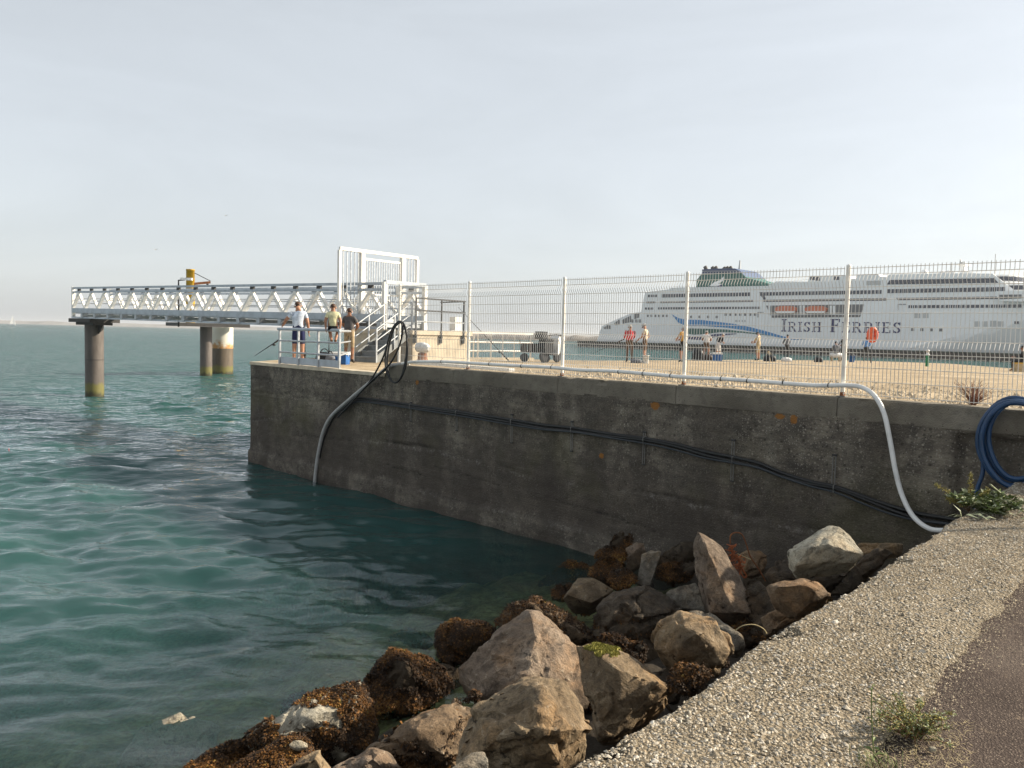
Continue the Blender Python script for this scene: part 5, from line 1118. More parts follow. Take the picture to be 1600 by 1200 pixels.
    word2 = [(Ff(), 1.28)] + [(f(), 1.0) for f in (Ee, Rr, Rr, I, Ee, Ss)]
    for wd, x0, x1, yb, yt in ((word, 1221, 1284, 518.0, 502.8), (word2, 1297, 1407, 519.0, 502.9)):
        (ta, zb3), (tb_, _) = S(x0, yb), S(x1, yb); _, zt3 = S(x0, yt); h = zt3 - zb3
        total = sum(w * k for (w, _), k in wd); gap = .18; scale = (tb_ - ta) / (total + gap * (len(wd) - 1)); t = ta
        for (w, ps), k in wd:
            m = MB()
            for j, p in enumerate(ps): m.prism([V(t + x * scale * k, zb3 + y * h * k, -.1 - .004 * j) for x, y in p], V(0, 0, .06))
            m.build('letter', 'ship_navy', root); t += (w * k + gap) * scale
    # funnel casing, louvres, exhaust pipes, mast
    fw0, fw1 = 6, BEAM - 6
    fn = slab([(1075, 449.5), (1076, 436), (1083, 427), (1110, 424.5), (1146, 425), (1155, 432.5), (1179, 438.5), (1199, 444.5), (1200, 448)], fw0, fw1, 'funnel', 'ship_green')
    slab([(1084, 427), (1083.5, 419), (1110, 417.4), (1135, 417.2), (1143, 421), (1152, 430), (1146, 425.2), (1110, 424.6)], fw0 + .5, fw1 - .5, 'louvre_casing', 'ship_funnel_blue', fn)
    for k in range(4):
        y = 419.6 + k * 1.9; slab([(1084, y), (1138 + k * 3.4, y - .6), (1138 + k * 3.4, y), (1084, y + .7)], fw0 + .2, fw0 + .5, 'louvre', 'ship_grey_paint' if k % 2 else 'ship_navy', fn)
    slab([(1096, 445.5), (1104, 439.5), (1113, 436), (1119, 430), (1118, 437), (1110, 441.5), (1116, 442.5), (1108, 446)], fw0 - .15, fw0, 'emblem', 'ship_white', fn)
    slab([(1094, 446.5), (1104, 446.8), (1116, 443.5), (1117, 445.5), (1106, 448.4), (1094, 448.6)], fw0 - .15, fw0, 'emblem', 'ship_navy', fn)
    for x, w in ((1085.5, 8), (1093, 10), (1100, 9), (1107.5, 12), (1116, 10), (1123, 9)):
        (t, z), (t2, z2) = S(x + 1.5, 419), S(x - .6, 414.2); MB().tube([V(t, z, w), V((t + t2) / 2, (z + z2) / 2 + .2, w), V(t2, z2, w)], .75, 10).build('exhaust_pipe', 'dark_steel', fn)
    (t, z), (t2, z2) = S(1131.5, 418), S(1132.5, 402.5); MB().tube([V(t, z, 12), V(t2, z2, 12)], [.5, .25], 8).build('aft_mast', 'ship_grey_paint', root)
    # top deck clutter: vents, domes, radar mast
    for x0, x1, y0, y1 in ((1266, 1273, 432.5, 437.5), (1274.5, 1281, 432.5, 438.5), (1303, 1311, 432, 437.5)): slab([(x0, y0), (x1, y0), (x1, y1), (x0, y1)], -.06, .06, 'louvre_panel', 'ship_glass')
    slab([(1354, 439), (1376, 438.5), (1376, 445), (1354, 445.5)], -.06, .06, 'louvre_panel', 'ship_grey_paint')
    for x, y, r_ in ((1438, 429.5, 1.5), (1455, 427.5, 2.0), (1466, 427, 2.1), (1426, 423.5, 1.6), (1445, 428.5, 1.2)):
        t, z = S(x, y); MB().lathe(V(t, z - r_, 12), [(r_ * .6, -1.5), (r_ * .7, 0), (r_, r_ * .6), (r_ * .85, r_ * 1.3), (r_ * .45, r_ * 1.75), (.05, r_ * 1.9)], 14).build('radar_dome', 'ship_white', root)
    (t, z0) = S(1490, 429); m = slab([(1484, 429), (1487, 419), (1486, 409), (1490, 408), (1494, 419), (1508, 422.5), (1520, 425), (1521, 429)], 10, 14, 'radar_mast', 'ship_white')
    slab([(1481, 409.2), (1497, 408.2), (1497, 409.4), (1481, 410.2)], 8, 16, 'mast_yard', 'ship_white', m)
    slab([(1484, 409), (1483.5, 400), (1485, 400), (1486, 404), (1492, 404), (1492, 405.2), (1487, 405.5), (1488, 409)], 11.5, 12.5, 'radar_scanner', 'ship_grey_paint', m)
    (t, z), (_, z2) = S(1546, 428), S(1546, 394); MB().tube([V(t, z, 6), V(t, z2, 6)], .12, 6).build('aerial', 'ship_grey_paint', root)
    (t, z), (_, z2) = S(1478, 428), S(1478, 408); MB().tube([V(t, z, 6), V(t, z2, 6)], .15, 6).build('aerial', 'ship_grey_paint', root)
    # bridge wing under the bridge deck
    slab([(1560, 456), (1600, 455), (1640, 458), (1640, 465), (1598, 472), (1566, 471), (1560, 462)], -3.2, .0, 'bridge_wing', 'ship_white')
    slab([(1564, 461.5), (1600, 461), (1600, 467), (1566, 468.5)], -3.3, -3.15, 'bridge_wing_window', 'ship_recess')
    # berth in front
    j = thing('ferry_berth', 'dark timber-faced berth running along the ferry waterline', 'berth', SO - SD * 6)
    A, B = SO - SD * 7 + SA * -4, SO - SD * 7 + SA * 230
    MB().box((A + B) / 2 + UP * .3, ((B - A).length, 6, 3.8), (SA, SD, UP)).build('berth_face', 'jetty_dark', j)
    MB().box((A + B) / 2 + UP * 2.3, ((B - A).length, 6.3, .35), (SA, SD, UP)).build('berth_cap', 'jetty_green', j)
    MB().box((A + B) / 2 - SD * 3.1 + UP * .15, ((B - A).length, .3, .25), (SA, SD, UP)).build('lit_strip', 'cream_concrete', j)  # pale strip added to paint the lit line along the berth foot
    first = None
    for k in range(70):
        p = A + SA * (2 + k * 3.25) - SD * 3.2
        if first is None:
            first = MB().tube([p - UP * 2, p + UP * 2.5], .28, 8).build('fender_pile', 'jetty_dark', j)
        else:
            o = first.copy(); col.objects.link(o); o.location = first.location + SA * (k * 3.25)
ferry()

def small_far_things():
    d = 1250.0; root = thing('sailboat', 'tiny white sailing boat far out near the horizon', 'sailboat', aty(20, 505, d)); c = Vector(root.location); c.z = 0
    MB().prism([c + Vector((x, -1.2, z)) for x, z in ((-4.6, 1.1), (-3.6, 0), (3.4, 0), (5, 1.3))], Vector((0, 2.4, 0))).build('hull', 'plastic_white', root)
    MB().bar(c + UP * 1, c + UP * 15.5, .25).build('mast', 'plastic_white', root)
    MB().prism([c + Vector((.3, 0, 2)), c + Vector((.3, 0, 15)), c + Vector((-3.6, -2.2, 2.2))], Vector((0, .12, 0))).build('mainsail', 'plastic_white', root)
    MB().prism([c + Vector((.6, 0, 1.6)), c + Vector((.6, 0, 12.5)), c + Vector((4.3, 1.2, 1.6))], Vector((0, .12, 0))).build('jib_sail', 'plastic_white', root)
    for (x, y), lab in zip(((243, 390), (352, 337)), ('lower of two gulls, a speck above the footbridge', 'upper of two gulls, a speck in the open sky')):
        p = aty(x, y, 110.0); m = MB()
        for s_ in (-1, 1): m.add([p + Vector((0, .12, 0)), p + Vector((0, -.12, 0)), p + Vector((s_ * .32, -.06, .13)), p + Vector((s_ * .32, .08, .13)), p + Vector((s_ * .62, -.02, .04))], [(0, 1, 2, 3), (3, 2, 4)])
        m.tube([p + Vector((0, .25, 0)), p, p - Vector((0, .22, .02))], [.02, .07, .03], 6); o = m.build('gull', 'feather'); recenter(o); tag(o, lab, 'gull', 'gulls in the sky')
    p = atz(14, 706, 0); b = thing('marker_float', 'tiny red float bobbing on the open water', 'float', p)
    MB().lathe(p, [(.0, -.04), (.035, -.02), (.045, .015), (.03, .05), (.008, .065), (.006, .12)], 12).build('float_body', 'red_trim', b)
small_far_things()

# ================================================================== PEOPLE
def person(label, loc, height, face, top, bottom, hair='hair_brown', pose=None, shoe='shoe_dark', skin='skin', sleeve=.5, leg=.55, bulk=1.0, long_hair=False, cap=None):
    """one continuous body grown over a jointed skeleton; face = heading (0 looks along +Y)"""
    k = height / 1.74; J = dict(pel=(0, 0, .96), spi=(0, .0, 1.14), che=(0, 0, 1.34), nec=(0, -.005, 1.475), hea=(0, .02, 1.575), top=(0, .02, 1.66))
    for s_, n in ((-1, 'l'), (1, 'r')):
        J.update({'sh' + n: (s_ * .17, 0, 1.40), 'el' + n: (s_ * .25, -.04, 1.13), 'wr' + n: (s_ * .26, .06, .90), 'ha' + n: (s_ * .255, .085, .83),
                  'hi' + n: (s_ * .09, 0, .90), 'kn' + n: (s_ * .105, .02, .49), 'an' + n: (s_ * .11, -.02, .09), 'to' + n: (s_ * .13, .13, .035)})
    if pose: J.update(pose)
    rad = dict(pel=(.155, .115), spi=(.148, .108), che=(.165, .115), nec=(.055, .055), hea=(.078, .092), top=(.05, .06), sh=(.075, .075), el=(.05, .05), wr=(.034, .032), ha=(.036, .022), hi=(.098, .1), kn=(.066, .066), an=(.042, .045), to=(.04, .03))
    names = list(J); idx = {n: i for i, n in enumerate(names)}
    E_ = [('pel', 'spi'), ('spi', 'che'), ('che', 'nec'), ('nec', 'hea'), ('hea', 'top')]
    for n in 'lr': E_ += [('che', 'sh' + n), ('sh' + n, 'el' + n), ('el' + n, 'wr' + n), ('wr' + n, 'ha' + n), ('pel', 'hi' + n), ('hi' + n, 'kn' + n), ('kn' + n, 'an' + n), ('an' + n, 'to' + n)]
    me = bpy.data.meshes.new('skeleton'); me.from_pydata([Vector(J[n]) for n in names], [(idx[a], idx[b]) for a, b in E_], [])
    o = bpy.data.objects.new('skeleton', me); col.objects.link(o); md = o.modifiers.new('skin', 'SKIN'); md.use_smooth_shade = True; md.branch_smoothing = .4
    for n in names:
        r_ = rad.get(n) or rad[n[:2]]; b_ = bulk if n in ('pel', 'spi', 'che') else 1; sv = me.skin_vertices[0].data[idx[n]]; sv.radius = (r_[0] * b_, r_[1] * b_); sv.use_root = n == 'pel'
    o.modifiers.new('sub', 'SUBSURF').levels = 1
    dg = bpy.context.evaluated_depsgraph_get(); dg.update(); m2 = bpy.data.meshes.new_from_object(o.evaluated_get(dg)); m2.name = 'person'
    bpy.data.objects.remove(o); bpy.data.meshes.remove(me)
    mats = [skin, top, bottom, shoe]
    m2.materials.clear()
    for m in mats: m2.materials.append(MATS[m])
    seg = [(Vector(J[a]), Vector(J[b]), a, b) for a, b in E_]
    for p in m2.polygons:
        best = None
        for a, b, na, nb in seg:
            d = b - a; t = max(0, min(1, (p.center - a).dot(d) / d.length_squared)); q = (p.center - a - d * t).length
            if best is None or q < best[0]: best = (q, na, nb, t)
        _, na, nb, t = best; mi = 0
        if nb in ('spi', 'che') or (na, nb) == ('che', 'nec') and t < .75 or nb[:2] == 'sh': mi = 1
        elif nb[:2] == 'el': mi = 1 if t < sleeve else 0
        elif nb[:2] == 'wr': mi = 1 if sleeve > 1 and t < sleeve - 1 else 0
        elif nb[:2] == 'hi' : mi = 2
        elif nb[:2] == 'kn': mi = 2 if t < leg else 0
        elif nb[:2] == 'an': mi = 2 if leg > 1 and t < leg - 1 else (3 if t > .93 else 0)
        elif nb[:2] == 'to': mi = 3
        if (na, nb) == ('pel', 'spi') and t < .25: mi = 2
        p.material_index = mi; p.use_smooth = True
    bm = bmesh.new(); bm.from_mesh(m2)
    def tube(a, b, r0, r1, n=6, mi=0):
        a, b = Vector(a), Vector(b); d = (b - a).normalized(); u = d.cross(Vector((.3, .9, .2))).normalized(); w = d.cross(u); A = []; B = []
        for i in range(n):
            c, s_ = math.cos(6.283 * i / n), math.sin(6.283 * i / n); A.append(bm.verts.new(a + (u * c + w * s_) * r0)); B.append(bm.verts.new(b + (u * c + w * s_) * r1))
        for i in range(n): f = bm.faces.new((A[i], A[(i + 1) % n], B[(i + 1) % n], B[i])); f.material_index = mi; f.smooth = True
        f = bm.faces.new(B); f.material_index = mi; return
    for n, s_ in (('l', -1), ('r', 1)):                      # fingers and thumb
        w, h = Vector(J['wr' + n]), Vector(J['ha' + n]); d = (h - w).normalized(); side = d.cross(Vector((s_, 0, 0))); side = side.normalized() if side.length > .1 else Vector((0, 1, 0)); palm = d.cross(side).normalized()
        for i, L in enumerate((.062, .075, .080, .070)):
            b0 = h + d * .015 + side * (.024 * (i - 1.5) * -1 * .8); mid = b0 + d * L * .55; e = mid + (d * .7 - palm * s_ * .5).normalized() * L * .5; tube(b0, mid, .010, .009); tube(mid, e, .009, .007)
        tb_ = w + d * .03 + side * .028; mid = tb_ + (d + side * .9).normalized() * .04; tube(tb_, mid, .012, .010); tube(mid, mid + d * .032, .010, .008)
    hd = Vector(J['hea']); up_ = (Vector(J['top']) - hd).normalized(); fwd = Vector((0, 1, 0)); fwd = (fwd - up_ * fwd.dot(up_)).normalized(); rt = fwd.cross(up_)
    tube(hd + fwd * .075 + up_ * .02, hd + fwd * .112 - up_ * .012, .011, .016)           # nose
    for s_ in (-1, 1): tube(hd + rt * s_ * .072, hd + rt * s_ * .094 - fwd * .012 + up_ * .012, .02, .024)
    me2 = m2; bm.to_mesh(me2); bm.free()
    body = bpy.data.objects.new('person', me2); col.objects.link(body); body.scale = (k, k, k); body.location = loc; body.rotation_euler = (0, 0, face); tag(body, label, 'person')
    hb = bmesh.new(); bmesh.ops.create_icosphere(hb, subdivisions=3, radius=1.0); g = random.Random(len(label))
    c = hd + up_ * .035 - fwd * .012
    kill = []
    for v in hb.verts:
        x, y, z = v.co; n_ = 1 + .06 * mnoise.noise(v.co * 4 + Vector((g.random() * 9, 0, 0))); low = z < -.25 + (.55 if y > .25 else 0) - (.5 if long_hair and y < .3 else 0)
        if low: kill.append(v)
        drop = .05 if long_hair and z < 0 else 0
        v.co = c + (rt * x * .091 + fwd * y * .106 + up_ * z * .1) * n_ - up_ * drop
    bmesh.ops.delete(hb, geom=kill, context='VERTS'); hm = bpy.data.meshes.new('hair'); hb.to_mesh(hm); hb.free(); hm.materials.append(MATS[cap or hair])
    hm.polygons.foreach_set('use_smooth', np.ones(len(hm.polygons), bool)); ho = bpy.data.objects.new('cap' if cap else 'hair', hm); col.objects.link(ho); ho.parent = body
    return body
def arm(n, el, wr, ha=None):
    el, wr = Vector(el), Vector(wr); ha = Vector(ha) if ha else wr + (wr - el).normalized() * .07
    return {'el' + n: tuple(el), 'wr' + n: tuple(wr), 'ha' + n: tuple(ha)}
def gp(px, py=None, d=None):
    """ground point of the quay at a pixel column and distance"""
    p = aty(px, 560, d); return Vector((p.x, p.y, gz(p.x, p.y)))
def people():
    HOLD = {**arm('l', (-.24, .12, 1.14), (-.12, .32, 1.10)), **arm('r', (.24, .12, 1.14), (.10, .34, 1.06))}
    # three at the corner railing
    p = gp(466, d=24.4)
    person('man in pale blue T-shirt and navy shorts leaning on the corner railing', p, 1.92, R(12), 'shirt_paleblue', 'shorts_navy', pose={**arm('l', (-.34, .05, 1.20), (-.42, .18, 1.05), (-.44, .22, 1.03)), **arm('r', (.25, -.05, 1.13), (.27, .05, .9)), 'sh' + 'l': (-.18, .02, 1.37), 'hea': (-.02, .06, 1.575), 'top': (-.03, .07, 1.66)}, leg=.85, bulk=1.15, skin='skin')
    rp = Q(wall_t(onwall(519, 515, .18)), .20, GZ + 1.06)
    sit = dict(pel=(0, 0, .06), spi=(0, .02, .24), che=(0, .03, .44), nec=(0, .03, .575), hea=(0, .05, .675), top=(0, .05, .76), hil=(-.09, .05, .03), hir=(.09, .05, .03), knl=(-.13, .42, -.04), knr=(.13, .42, -.04), anl=(-.05, .22, -.36), anr=(.06, .22, -.36), tol=(-.06, .33, -.42), tor=(.07, .33, -.42), shl=(-.16, .03, .5), shr=(.16, .03, .5), **arm('l', (-.23, .0, .26), (-.22, .04, .06)), **arm('r', (.23, .0, .26), (.22, .04, .06)))
    person('child in pale yellow T-shirt and black shorts sitting on the railing', rp, 1.52, R(8), 'shirt_yellow', 'shorts_black', pose=sit, shoe='shoe_brown', leg=.5, hair='hair_brown', long_hair=False)
    person('man in charcoal shirt and khaki shorts standing by the stair foot', gp(545, d=25.6), 1.80, R(-10), 'shirt_grey', 'khaki', pose={**HOLD}, leg=.95, skin='skin_dark', bulk=1.1)
    # on the open quay
    person('grey-haired person in long red shirt and brown trousers', gp(983, d=34.4), 1.66, R(5), 'shirt_red', 'cloth_brown', 'hair_grey', pose={**HOLD}, sleeve=1.4, leg=1.9, bulk=1.15)
    person('grey-haired man in cream and black shirt, hand on hip, beside the white bucket', gp(1007, d=34.6), 1.74, R(70), 'shirt_cream', 'cloth_brown', 'hair_grey', pose={**arm('l', (-.2, .1, 1.13), (-.15, .28, .98)), **arm('r', (.34, -.1, 1.16), (.18, .02, 1.0)), 'hea': (0, .06, 1.565), 'top': (0, .10, 1.64)}, leg=.9)
    person('person in orange-yellow shirt and dark shorts half hidden by a fence post', gp(1066, d=37.5), 1.72, R(40), 'shirt_orange', 'shorts_black', 'hair_grey', pose={**HOLD}, leg=.8, bulk=1.1)
    person('person in loose white shirt stooping over, right of the orange shirt', gp(1103, d=44), 1.70, R(-15), 'shirt_white', 'cloth_brown', 'hair_grey', pose={**HOLD, 'che': (0, .08, 1.32), 'nec': (0, .13, 1.44), 'hea': (-.02, .18, 1.53), 'top': (-.02, .2, 1.61)}, leg=.6, bulk=1.2)
    person('person in black top bending towards the blue cool box', gp(1121, d=44.5), 1.66, R(-60), 'shirt_black', 'shirt_white', 'hair_grey', pose={**HOLD, 'spi': (0, .06, 1.13), 'che': (0, .2, 1.28), 'nec': (0, .28, 1.38), 'hea': (0, .35, 1.45), 'top': (0, .4, 1.52), 'shl': (-.17, .18, 1.33), 'shr': (.17, .18, 1.33)}, sleeve=1.3, leg=.9)
    person('man dressed all in beige with bowed head, holding a rod', gp(1184, d=47), 1.74, R(45), 'beige', 'beige', 'hair_black', pose={**HOLD, 'hea': (0, .06, 1.56), 'top': (0, .1, 1.63)}, sleeve=.9, leg=1.0, bulk=1.1)
    person('person in slate shirt and dark trousers under the ferry lettering', gp(1229, d=52), 1.70, R(10), 'shirt_slate', 'trousers_dark', 'hair_black', pose={**HOLD}, sleeve=1.2, leg=1.95)
    sq = dict(pel=(0, 0, .46), spi=(0, .04, .64), che=(0, .06, .84), nec=(0, .07, .98), hea=(0, .09, 1.08), top=(0, .09, 1.165), hil=(-.1, .05, .44), hir=(.1, .05, .44), knl=(-.14, .46, .5), knr=(.14, .46, .5), anl=(-.14, .42, .09), anr=(.14, .42, .09), tol=(-.15, .56, .04), tor=(.15, .56, .04), shl=(-.17, .06, .9), shr=(.17, .06, .9), **arm('l', (-.24, .12, .68), (-.14, .36, .66)), **arm('r', (.24, .12, .68), (.14, .36, .66)))
    person('person in dark slate jacket sitting on the upturned white boat box', gp(1306, d=52.5) + UP * .12, 1.72, R(0), 'shirt_slate', 'trousers_dark', 'hair_black', pose=sq, sleeve=1.8, leg=1.9, bulk=1.15)
    person('person all in black standing just left of the last visible post', gp(1317, d=53.5), 1.76, R(20), 'shirt_black', 'trousers_dark', 'hair_black', pose={**HOLD}, sleeve=1.8, leg=1.95)
    person('person in blue and white shirt and dark trousers beside the orange life-ring case', gp(1353, d=54.5), 1.72, R(-20), 'shirt_blue', 'trousers_dark', 'hair_black', pose={**HOLD}, sleeve=1.3, leg=1.95)
    person('person in black sitting on a tan box at the right edge', gp(1600, d=37.2), 1.74, R(60), 'shirt_black', 'trousers_dark', 'hair_black', pose=sq, sleeve=1.9, leg=1.8, shoe='shoe_brown')
    p = gp(983, d=34.4)
people()

# ================================================================== GEAR ON THE QUAY
def gear():
    def cool(label, c, mat, s_=(.48, .3, .3), rz=0):
        X = Vector((math.cos(rz), math.sin(rz), 0)); Y = Vector((-X.y, X.x, 0)); r_ = thing('cool_box', label, 'cool box', c)
        MB().box(c + UP * s_[2] * .42, (s_[0], s_[1], s_[2] * .84), (X, Y, UP)).build('body', mat, r_)
        MB().box(c + UP * s_[2] * .92, (s_[0] * 1.06, s_[1] * 1.08, s_[2] * .16), (X, Y, UP)).build('lid', 'plastic_white', r_)
        h = MB(); h.tube([c + X * s_[0] * .53 + UP * s_[2] * .7, c + X * s_[0] * .55 - Y * .1 + UP * s_[2] * 1.06, c - X * s_[0] * .55 - Y * .1 + UP * s_[2] * 1.06, c - X * s_[0] * .53 + UP * s_[2] * .7], .012, 6); h.build('handle', 'plastic_white', r_)
    cool('blue cool box with white lid behind the corner railing', gp(531, d=24.6), 'plastic_blue', (.52, .34, .36), R(-10))
    cool('blue cool box with white lid on the open quay by the bending person', gp(1119, d=43.6), 'plastic_blue', (.55, .36, .42), R(10))
    def bag(label, c, mat, w, h, cat='bag'):
        r_ = thing('tackle_bag', label, cat, c); bm = MB(); P = []
        for z, f in ((0, .92), (.12, 1.0), (.6, .96), (.85, .8), (1, .45)): P.append((f, z))
        V = []; n = 14
        for f, z in P:
            for k in range(n):
                a = 6.283 * k / n; q = (abs(math.cos(a)) ** .5 * math.copysign(1, math.cos(a)), abs(math.sin(a)) ** .5 * math.copysign(1, math.sin(a))); V.append(c + Vector((q[0] * w / 2 * f, q[1] * w * .32 * f, z * h * (1 + .04 * math.sin(a * 3)))))
        Fc = [(i * n + k, i * n + (k + 1) % n, (i + 1) * n + (k + 1) % n, (i + 1) * n + k) for i in range(len(P) - 1) for k in range(n)] + [tuple(range((len(P) - 1) * n, len(P) * n))]
        bm.add(V, Fc, 0, True); bm.build('body', mat, r_)
        MB().tube(smooth_path([c + Vector((-w * .28, 0, h * .9)), c + Vector((-w * .1, 0, h * 1.25)), c + Vector((w * .1, 0, h * 1.25)), c + Vector((w * .28, 0, h * .9))], 4), .015, 6).build('strap', 'plastic_black', r_)
    bag('black tackle bag behind the toe board of the corner railing', gp(507, d=24.5), 'plastic_black', .55, .36)
    bag('grey net bag behind the corner railing beside the blue cool box', gp(516, d=24.0), 'shirt_slate', .3, .32)
    bag('tall black rucksack on the quay behind the white-shirted person', gp(1090, d=42.5), 'plastic_black', .62, .62)
    bag('small dark bag at the feet of the white-shirted person', gp(1106, d=42.8), 'wood_dark', .5, .34)
    bag('black bag under the folded tripod near the man in beige', gp(1203, d=46), 'plastic_black', .7, .36)
    bag('low white bag on the quay below the slate-shirted person', gp(1229, d=47), 'plastic_white', .6, .24)
    bag('black and white bag alone on the quay left of the boat box', gp(1279, d=47.5), 'plastic_black', .5, .3)
    bag('small slate bag at the feet of the person in red', gp(994, d=34.2), 'shirt_slate', .5, .18)
    # tripod
    c = gp(1200, d=46); t = thing('rod_tripod', 'yellow-legged rod tripod leaning over the black bag', 'tripod', c)
    for dx, dy in ((-.25, .1), (.45, .0), (.05, -.3)): MB().tube([c + Vector((0, 0, .62)), c + Vector((dx, dy, 0))], .022, 6).build('leg', 'beige', t)
    MB().box(c + UP * .64, (.1, .1, .08)).build('head', 'plastic_black', t)
    def bucket(label, c, mat, r0=.13, h=.3):
        b = thing('bucket', label, 'bucket', c); MB().lathe(c, [(r0 * .8, 0), (r0, h), (r0 * 1.06, h), (r0 * 1.06, h - .02), (r0 * .95, h - .03), (r0 * .75, .02)], 18).build('pail', mat, b)
        MB().tube(smooth_path([c + Vector((-r0, 0, h * .95)), c + Vector((-r0 * .7, -.08, h * 1.2)), c + Vector((0, -.1, h * 1.28)), c + Vector((r0 * .7, -.08, h * 1.2)), c + Vector((r0, 0, h * .95))], 3), .006, 5).build('handle', 'galvanised', b)
    bucket('white bucket at the feet of the grey-haired man', gp(1009, d=33.9), 'plastic_white', .14, .34); bucket('blue bucket beside the last visible fence post', gp(1331, d=51), 'plastic_blue', .19, .4)
    # upturned white boat box the seated person uses
    c = gp(1306, d=52.6); b = thing('boat_box', 'white rounded box on short legs under the seated person', 'box', c)
    MB().tube([c + Vector((x, 0, .40)) for x in (-.42, -.34, 0, .34, .42)], [.05, .15, .17, .15, .05], 12).build('shell', 'plastic_white', b)
    for s_ in (-1, 1): MB().box(c + Vector((s_ * .25, 0, .13)), (.1, .22, .26)).build('leg', 'beige', b)
    c = gp(1597, d=37.1); b = thing('tan_box', 'tan box under the person sitting at the right edge', 'box', c)
    MB().box(c + UP * .19, (.62, .4, .38)).build('body', 'beige', b); MB().box(c + UP * .4, (.66, .44, .05)).build('lid', 'yellow_paint', b)
    # lifebuoy case on its post, green marker post, green pipe marker
    c = gp(1361, d=50); t = thing('life_ring_case', 'orange life-ring case on a post beside the blue-shirted person', 'life-ring case', c)
    MB().tube([c, c + UP * 1.75], .035, 8).build('post', 'dark_steel', t)
    z0 = 1.25; P = []; n = 22
    V = []
    for yy, f in ((-.16, .82), (-.10, 1), (.06, 1), (.10, .9)):
        for k in range(n): a = 6.283 * k / n; V.append(c + Vector((math.sin(a) * .34 * f, yy, z0 + .5 + math.cos(a) * .5 * f)))
    Fc = [(i * n + k, i * n + (k + 1) % n, (i + 1) * n + (k + 1) % n, (i + 1) * n + k) for i in range(3) for k in range(n)] + [tuple(range(n)), tuple(range(3 * n, 4 * n))]
    MB().add(V, Fc).build('case', 'orange_plastic', t); MB().box(c + Vector((.05, -.17, z0 + .55)), (.05, .04, .4)).build('latch', 'red_trim', t)
    c = gp(1449, d=43.5); t = thing('marker_post', 'short green post with a white cap on the far quay edge', 'post', c)
    MB().lathe(c, [(.085, 0), (.085, .62)], 14).build('shaft', 'green_paint', t)
    MB().lathe(c + UP * .62, [(.1, 0), (.1, .05), (.07, .06), (.07, .2), (.1, .21), (.1, .25), (.04, .3)], 14).build('cap', 'plastic_white', t)
    # steel strip lying on the quay (expansion joint) and concrete curb on the right
    # fishing rods
    for lab, a, b in (('fishing rod slanting out over the water left of the corner railing', aty(436, 531, 24.3), aty(398, 556, 26.0)), ('long fishing rod leaning across the quay behind the second fence panel', aty(797, 566, 31), aty(716, 480, 32.5)), ('fishing rod held out from the person in red', aty(975, 530, 34.5), aty(925, 553, 37)), ('thin fishing rod dipping left of the white-shirted person', aty(1098, 538, 44), aty(1076, 551, 45.5)), ('upright fishing rod in a holder behind the child on the railing', aty(514, 560, 24.6), aty(514, 515, 24.6)), ('dark rod standing by the man in pale blue', aty(476.5, 560, 24.7), aty(476.5, 505, 24.7))):
        r_ = thing('fishing_rod', lab, 'fishing rod', a); MB().tube([a, a.lerp(b, .5), b], [.02, .014, .007], 6).build('blank', 'rod_black', r_); MB().tube([a, a.lerp(b, .16)], .026, 6).build('grip', 'wood_dark', r_)
        MB().lathe(a.lerp(b, .2) - UP * .05, [(.0, -.03), (.05, -.02), (.05, .03), (0, .04)], 8).build('reel', 'plastic_black', r_)
    # flat timber trolley and loaded scooter by the far railing
    c = gp(836, d=31.5); t = thing('slatted_cart', 'dark slatted cart parked beside the scooter behind the fence', 'cart', c)
    for k in range(9): MB().box(c + Vector((-.5 + k * .125, -.25, .56)), (.1, .03, .34)).build('slat', 'wood_dark', t)
    for k in range(9): MB().box(c + Vector((-.5 + k * .125, .25, .56)), (.1, .03, .34)).build('slat', 'wood_dark', t)
    MB().box(c + UP * .4, (1.12, .5, .05)).build('floor', 'wood_dark', t)
    for dx in (-.42, .42):
        for dy in (-.22, .22):
            w = MB().lathe(c + Vector((dx, dy, .17)), [(.17, -.03), (.17, .03)], 16, (Vector((1, 0, 0)), Vector((0, 0, 1)), Vector((0, 1, 0)))).build('wheel', 'plastic_black', t)
    MB().bar(c + Vector((-.55, 0, .4)), c + Vector((-.62, 0, .86)), .04).build('handle', 'dark_steel', t)
    c = gp(860, d=31.2); t = thing('scooter', 'dark motor scooter with a pale fairing parked beside the cart', 'scooter', c); AX = (Vector((.55, .83, 0)), Vector((0, 0, 1)), Vector((.83, -.55, 0)))
    X = AX[0]
    for s_ in (-1, 1):
        w = c + X * s_ * .5 + UP * .26; MB().lathe(w, [(.16, -.05), (.24, -.055), (.26, 0), (.24, .055), (.16, .05)], 20, AX).build('wheel', 'plastic_black', t)
    Y = AX[2]
    def sl(pts, w, nm, mt): MB().prism([c + X * a + UP * z - Y * w / 2 for a, z in pts], Y * w).build(nm, mt, t)
    sl([(-.72, .62), (-.6, .38), (-.1, .3), (.0, .55), (-.05, .78), (-.66, .8)], .3, 'rear_body', 'plastic_black'); sl([(-.1, .3), (.3, .28), (.36, .34), (0, .4)], .34, 'footboard', 'dark_steel')
    sl([(.28, .3), (.42, .36), (.48, .9), (.38, 1.06), (.28, .95)], .36, 'fairing', 'plastic_white'); sl([(-.68, .8), (-.05, .8), (.02, .86), (-.2, .92), (-.66, .9)], .28, 'seat', 'plastic_black')
    MB().tube([c + X * .36 + UP * 1.05 - Y * .34, c + X * .4 + UP * 1.1, c + X * .36 + UP * 1.05 + Y * .34], .018, 8).build('handlebar', 'dark_steel', t)
    for s_ in (-1, 1): MB().tube([c + X * .38 + UP * 1.07 + Y * s_ * .26, c + X * .42 + UP * 1.28 + Y * s_ * .32], .01, 6).build('mirror_stalk', 'dark_steel', t)
    sl([(-.9, .92), (-.55, .92), (-.55, 1.2), (-.9, 1.2)], .36, 'top_box', 'plastic_black')
gear()

